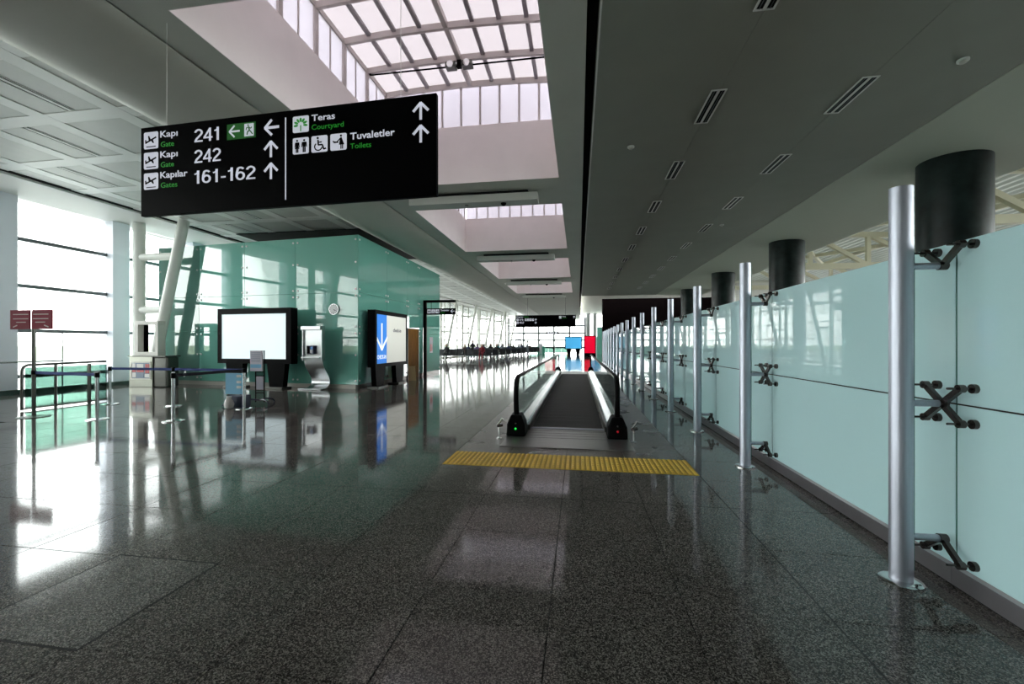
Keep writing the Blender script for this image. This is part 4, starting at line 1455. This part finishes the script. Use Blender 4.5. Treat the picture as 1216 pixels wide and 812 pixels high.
# ---- green glass railing around an opening by the facade
t = thing('glass_railing', 'short green glass railing with bent steel handrail by the facade', 'railing', (-12.25, 7.67, 0))
pts = [(0, 0, 0.02), (0, 0, 0.90), (0, 0.03, 0.98), (0, 0.10, 1.02), (0, 1.70, 1.04)]
MB().tube(pts, 0.028, 10).build('handrail', M_cabdark, t, True)
for y in (0.62, 1.32):
    MB().box(-0.02 if y < 1 else -0.035, 0.02 if y < 1 else 0.035, y - 0.02, y + 0.02, 0.0, 1.0).build('post', M_cabdark, t)
for a, c in ((0.06, 0.59), (0.66, 1.27), (1.36, 1.72)):
    MB().box(-0.006, 0.006, a, c, 0.06, 0.96).build('glass_panel', M_greenrail, t)
MB().box(-0.015, 0.015, 0, 1.72, 0.03, 0.06).build('bottom_rail', M_cabdark, t)
t = thing('facade_railing', 'green glass guard with steel handrail along the left facade', 'railing', (-16.25, -3.0, 0))
for k in range(9):
    MB().box(-0.02, 0.02, k * 1.55 - 0.02, k * 1.55 + 0.02, 0.0, 0.95).build('post', M_cabdark, t)
    if k < 8:
        MB().box(-0.006, 0.006, k * 1.55 + .03, k * 1.55 + 1.52, 0.08, 0.88).build('glass_panel', M_greenrail, t)
MB().cyl((0, 0, 0.96), (0, 14.2, 0.96), 0.026, 10).build('handrail', M_steel, t, True)

# ---- white pipe frames of the facade
def pipe_frame(name, x, y, r, nm, lean=1.45, top=5.95, rungs=(4.65, 2.73), x0=0.45, m=None):
    t = struct(name, (x, y, 0))
    MB().cyl((0, 0, 0), (0, 0, top), r, 20).build('upright_pipe', M_pipe, t, True)
    MB().cyl((x0, 0, 0), (x0 + lean, 0, top), r * 0.95, 20).build('slanted_pipe', M_pipe, t, True)
    for z in rungs:
        MB().cyl((0, 0, z), (x0 + lean * z / top, 0, z), r * 0.72, 16).build('rung_pipe', M_pipe, t, True)
    return t


pipe_frame('column_frame', -15.9, 13.28, 0.185, '')
for y in (6.4, -0.5, -7.4):
    pipe_frame('column_frame', -15.9, y - 0.4, 0.185, '')
for k in range(6):                                    # the same frames along the far waiting area
    y = 36.0 + 5.6 * k
    xx = A0.lerp(A1, (y - 20) / 46).x
    pipe_frame('column_frame', xx + 0.25, y, 0.14, '', 1.2)

# ---- inverted-L sign frame at the pavilion corner
t = thing('sign_gantry', 'black frame with small toilets sign and left arrow by the pavilion', 'sign', (-7.08, 19.0, 0))
MB().box(-0.07, 0.07, -0.06, 0.06, 0, 3.52).build('post', M_black, t)
MB().box(0.07, 1.47, -0.05, 0.05, 3.41, 3.52).build('arm', M_black, t)
b = MB().box(0.09, 1.47, -0.05, 0.05, 2.85, 3.14).build('sign_board', M_black, t)
for x in (0.3, 1.2):
    MB().cyl((x, 0, 3.14), (x, 0, 3.41), 0.012, 6).build('hanger', M_black, t)
for i, ic in enumerate((ic_wc(), ic_wheel(), ic_baby())):
    icon('service_icon', 0.13 + i * 0.20, 0.30 + i * 0.20, 2.91, 3.09, ic, t, -0.056)
text('turkish_word', 'Tuvaletler', M_white, t, 0.76, 1.18, 3.01, 0.07, -0.056, 0.02)
text('english_word', 'Toilets', M_sgreen, t, 0.76, 0.98, 2.91, 0.05, -0.056)
arrow('left_arrow', 1.34, 3.0, 0.17, pi / 2, M_white, t, -0.056)
# small notice on the pavilion side
t = thing('wall_notice', 'small white and red notice stuck on the pavilion glass', 'notice', (PXR, 20.1, 1.05), pi / 2)
MB().box(-0.22, 0.22, -0.006, 0.0, 0, 0.78).build('sheet', M_lilac, t)
MB().box(-0.17, 0.17, -0.009, -0.006, 0.08, 0.42).build('red_block', M_redcan, t)

# ---- far billboards
t = thing('billboard', 'far landscape billboard with blank sky blue screen', 'billboard', (-0.70, 60.0, 0))
b = MB().box(-1.2, 1.2, -0.15, 0.15, 0.72, 2.5)
b.build('cabinet_frame', M_black, t)
MB().box(-1.08, 1.08, -0.17, -0.15, 0.84, 2.38).build('screen', M_sky_lit, t)
for sx in (-0.62, 0.62):
    MB().prism([(sx - 0.34, 0.72), (sx + 0.34, 0.72), (sx + 0.2, 0.0), (sx - 0.2, 0.0)], 'y', -0.1, 0.1).build('leg', M_black, t)
t = thing('billboard', 'far upright billboard with blank red screen', 'billboard', (1.30, 50.0, 0))
MB().box(-0.68, 0.68, -0.15, 0.15, 0.0, 2.42).build('cabinet_frame', M_black, t)
MB().box(-0.58, 0.58, -0.17, -0.15, 0.42, 2.34).build('screen', M_red_lit, t)
# far green glass rail, counter, small hanging sign, grey portal
t = thing('glass_railing', 'far green glass railing in front of the end windows', 'railing', (-7.6, 65.5, 0))
for k in range(7):
    MB().box(k - 0.03, k + 0.03, -0.03, 0.03, 0, 1.0).build('post', M_cabdark, t)
    if k < 6:
        MB().box(k + .04, k + .96, -0.006, 0.006, 0.08, 0.98).build('glass_panel', M_greenrail, t)
t = thing('counter', 'far green counter in front of the end windows', 'counter', (-5.6, 64.5, 0))
MB().box(-0.55, 0.55, -0.3, 0.3, 0, 1.08).build('body', mat('counter_green', (0.06, 0.36, 0.25), 0.4), t)
MB().box(-0.6, 0.6, -0.35, 0.35, 1.08, 1.13).build('top', M_sill, t)
t = thing('hanging_sign', 'small far black hanging sign before the end windows', 'sign', (-3.6, 60, 2.82))
MB().box(-0.9, 0.9, -0.06, 0.06, 0, 0.36).build('sign_box', M_black, t)
b = MB()
for x in (-0.7, -0.35, 0.0, 0.35):
    b.box(x, x + 0.24, -0.066, -0.06, 0.09, 0.27)
b.build('print_blocks', M_white, t)
for x in (-0.8, 0.8):
    MB().cyl((x, 0, 0.36), (x, 0, 2.68), 0.015, 6).build('hanger', M_cabdark, t)
t = thing('gate_portal', 'grey portal frame standing at the end of the waiting area', 'portal', (-8.6, 61, 0))
MB().box(-0.42, -0.32, -0.1, 0.1, 0, 2.1).build('jamb', M_frame, t)
MB().box(0.32, 0.42, -0.1, 0.1, 0, 2.1).build('jamb', M_frame, t)
MB().box(-0.42, 0.42, -0.1, 0.1, 2.1, 2.2).build('lintel', M_frame, t)

# ---- waiting area: rows of black seats
def bench():
    t = thing('airport_bench', 'x', 'bench', (0, 0, 0), 0, 'black benches in the waiting area')
    MB().box(-1.25, 1.25, -0.04, 0.04, 0.34, 0.40).build('beam', M_steel, t)
    for s in (-0.9, 0.9):
        MB().box(s - 0.03, s + 0.03, -0.3, 0.3, 0.0, 0.04).box(s - 0.03, s + 0.03, -0.03, 0.03, 0.04, 0.34).build('leg', M_steel, t)
    for k in range(4):
        x = -0.93 + 0.62 * k
        MB().box(x - 0.27, x + 0.27, -0.26, 0.24, 0.40, 0.47).build('seat', M_seat, t, bevel=0.02)
        MB().add([(x - .27, .20, .45), (x + .27, .20, .45), (x + .27, .26, .45), (x - .27, .26, .45), (x - .26, .34, .98), (x + .26, .34, .98), (x + .26, .39, .96), (x - .26, .39, .96)],
                 [(0, 3, 2, 1), (4, 5, 6, 7), (0, 1, 5, 4), (1, 2, 6, 5), (2, 3, 7, 6), (3, 0, 4, 7)]).build('backrest', M_seat, t)
    for k in range(5):
        x = -1.24 + 0.62 * k
        MB().box(x - 0.02, x + 0.02, -0.2, 0.22, 0.60, 0.635).build('armrest', M_steel, t)
    return t


b0 = bench()
cnt = 0
spots = []
for j in range(11):
    y = 38.2 + 2.35 * j
    shift = (y - 38) * 0.10
    for i in range(2):
        spots.append((-11.85 + 2.75 * i + shift, y, i, j))
for n_, (x, y, i, j) in enumerate(spots):
    lab = f'row of four black airport seats, {NTH[j]} from the front in the {("window", "aisle")[i]} column'
    rz = pi if j % 2 else 0.0
    if n_ == 0:
        b0.location = (x, y, 0)
        b0['label'] = lab
    else:
        dup(b0, (x, y, 0), rz, lab)


# ---- travellers sitting and standing in the waiting area
def skin_mesh(name, verts, edges, radii):
    me = bpy.data.meshes.new(name)
    me.from_pydata(verts, edges, [])
    o = bpy.data.objects.new(name, me)
    COL.objects.link(o)
    o.modifiers.new('skin', 'SKIN')
    for i, r in enumerate(radii):
        me.skin_vertices[0].data[i].radius = (r, r)
    me.skin_vertices[0].data[0].use_root = True
    sub = o.modifiers.new('sub', 'SUBSURF')
    sub.levels = 1
    bpy.context.view_layer.update()
    out = bpy.data.meshes.new_from_object(o.evaluated_get(bpy.context.evaluated_depsgraph_get()))
    bpy.data.objects.remove(o)
    out.polygons.foreach_set('use_smooth', [True] * len(out.polygons))
    return out


def figure(seated):
    z0 = 0.63 if seated else 0.95
    V = [(0, 0, z0), (0, 0.02, z0 + 0.22), (0, 0.03, z0 + 0.46), (0, 0.01, z0 + 0.56), (0, -0.02, z0 + 0.66), (0, -0.02, z0 + 0.76)]
    R = [0.15, 0.14, 0.15, 0.06, 0.095, 0.08]
    E = [(i, i + 1) for i in range(5)]
    for s in (-1, 1):
        k = len(V)
        V += [(s * 0.19, 0.03, z0 + 0.46), (s * 0.25, 0.0, z0 + 0.2), (s * 0.16, -0.22 if seated else -0.05, z0 + (0.08 if seated else -0.04)), (s * 0.12, -0.32 if seated else -0.08, z0 + (0.10 if seated else -0.14))]
        R += [0.07, 0.05, 0.04, 0.045]
        E += [(2, k), (k, k + 1), (k + 1, k + 2), (k + 2, k + 3)]
        k = len(V)
        if seated:
            V += [(s * 0.10, -0.05, z0 - 0.03), (s * 0.13, -0.46, z0 - 0.02), (s * 0.13, -0.50, 0.10), (s * 0.13, -0.66, 0.045)]
        else:
            V += [(s * 0.10, 0, z0 - 0.06), (s * 0.11, -0.02, 0.5), (s * 0.12, 0.02, 0.09), (s * 0.13, -0.15, 0.045)]
        R += [0.09, 0.075, 0.05, 0.04]
        E += [(0, k), (k, k + 1), (k + 1, k + 2), (k + 2, k + 3)]
    return skin_mesh('body', V, E, R), z0


SIT, zs_ = figure(True)
STD, zd_ = figure(False)
M_skin = mat('skin', (0.45, 0.28, 0.20), 0.6)
M_hair = mat('dark_hair', (0.02, 0.015, 0.012), 0.6)


def head_mesh(z0):
    b = MB()
    b.sphere((0, -0.03, z0 + 0.74), 0.098, 12, 8, 1.2)
    b.sphere((0, -0.128, z0 + 0.735), 0.018, 6, 4)
    for s in (-1, 1):
        b.sphere((s * 0.097, -0.02, z0 + 0.74), 0.022, 6, 4)
    return b.mesh('head', True)


def hair_mesh(z0):
    b = MB()
    b.sphere((0, -0.008, z0 + 0.775), 0.105, 12, 8, 1.0)
    return b.mesh('hair', True)


HS, HD, RS, RD = head_mesh(zs_), head_mesh(zd_), hair_mesh(zs_), hair_mesh(zd_)
CO = {'red': (0.16, 0.004, 0.012), 'navy': (0.012, 0.02, 0.06), 'black': (0.008, 0.008, 0.010), 'grey': (0.10, 0.11, 0.13), 'white': (0.55, 0.58, 0.62), 'brown': (0.07, 0.04, 0.03), 'teal': (0.04, 0.22, 0.25), 'purple': (0.10, 0.06, 0.16)}
for nm in CO:
    mat(nm + '_clothes', CO[nm], 0.8)
people = [(0, 1, 'black'), (1, 2, 'red'), (2, 0, 'navy'), (3, 3, 'purple'), (4, 1, 'brown'), (5, 2, 'black'), (6, 0, 'navy'), (7, 1, 'grey'), (8, 3, 'black'), (9, 2, 'navy'), (10, 1, 'brown'), (11, 0, 'grey'),
          (13, 2, 'black'), (14, 1, 'navy'), (15, 3, 'black'), (16, 0, 'teal'), (17, 2, 'grey'), (18, 1, 'black'), (19, 3, 'navy'), (21, 1, 'brown')]
for bi, seat, colr in people:
    x, y, i, j = spots[bi]
    flip = j % 2
    lx = -0.93 + 0.62 * seat
    px = x - lx if flip and bi else x + lx
    t = thing('person', f'seated person in {colr} clothes on the {NTH[j]} bench of the {("window", "aisle")[i]} column', 'person', (px, y, 0), pi if flip and bi else 0, 'travellers waiting')
    bo = bpy.data.objects.new('body', SIT.copy())
    COL.objects.link(bo)
    bo.data.materials.clear()
    bo.data.materials.append(MATS[colr + '_clothes'])
    bo.parent = t
    put('head', HS, M_skin, t)
    put('hair', RS, M_hair, t)
for x, y, colr, rz, where in ((-10.5, 41.6, 'black', 0.4, 'between the third and fourth benches'), (-6.2, 52.0, 'grey', 2.0, 'beside the aisle benches'), (-8.6, 64.2, 'navy', 1.0, 'behind the last benches'), (-5.2, 59.2, 'white', 0.0, 'at the far end of the aisle benches')):
    t = thing('person', f'standing person in {colr} clothes {where}', 'person', (x, y, 0), rz, 'travellers waiting')
    bo = bpy.data.objects.new('body', STD.copy())
    COL.objects.link(bo)
    bo.data.materials.clear()
    bo.data.materials.append(MATS[colr + '_clothes'])
    bo.parent = t
    put('head', HD, M_skin, t)
    put('hair', RD, M_hair, t)
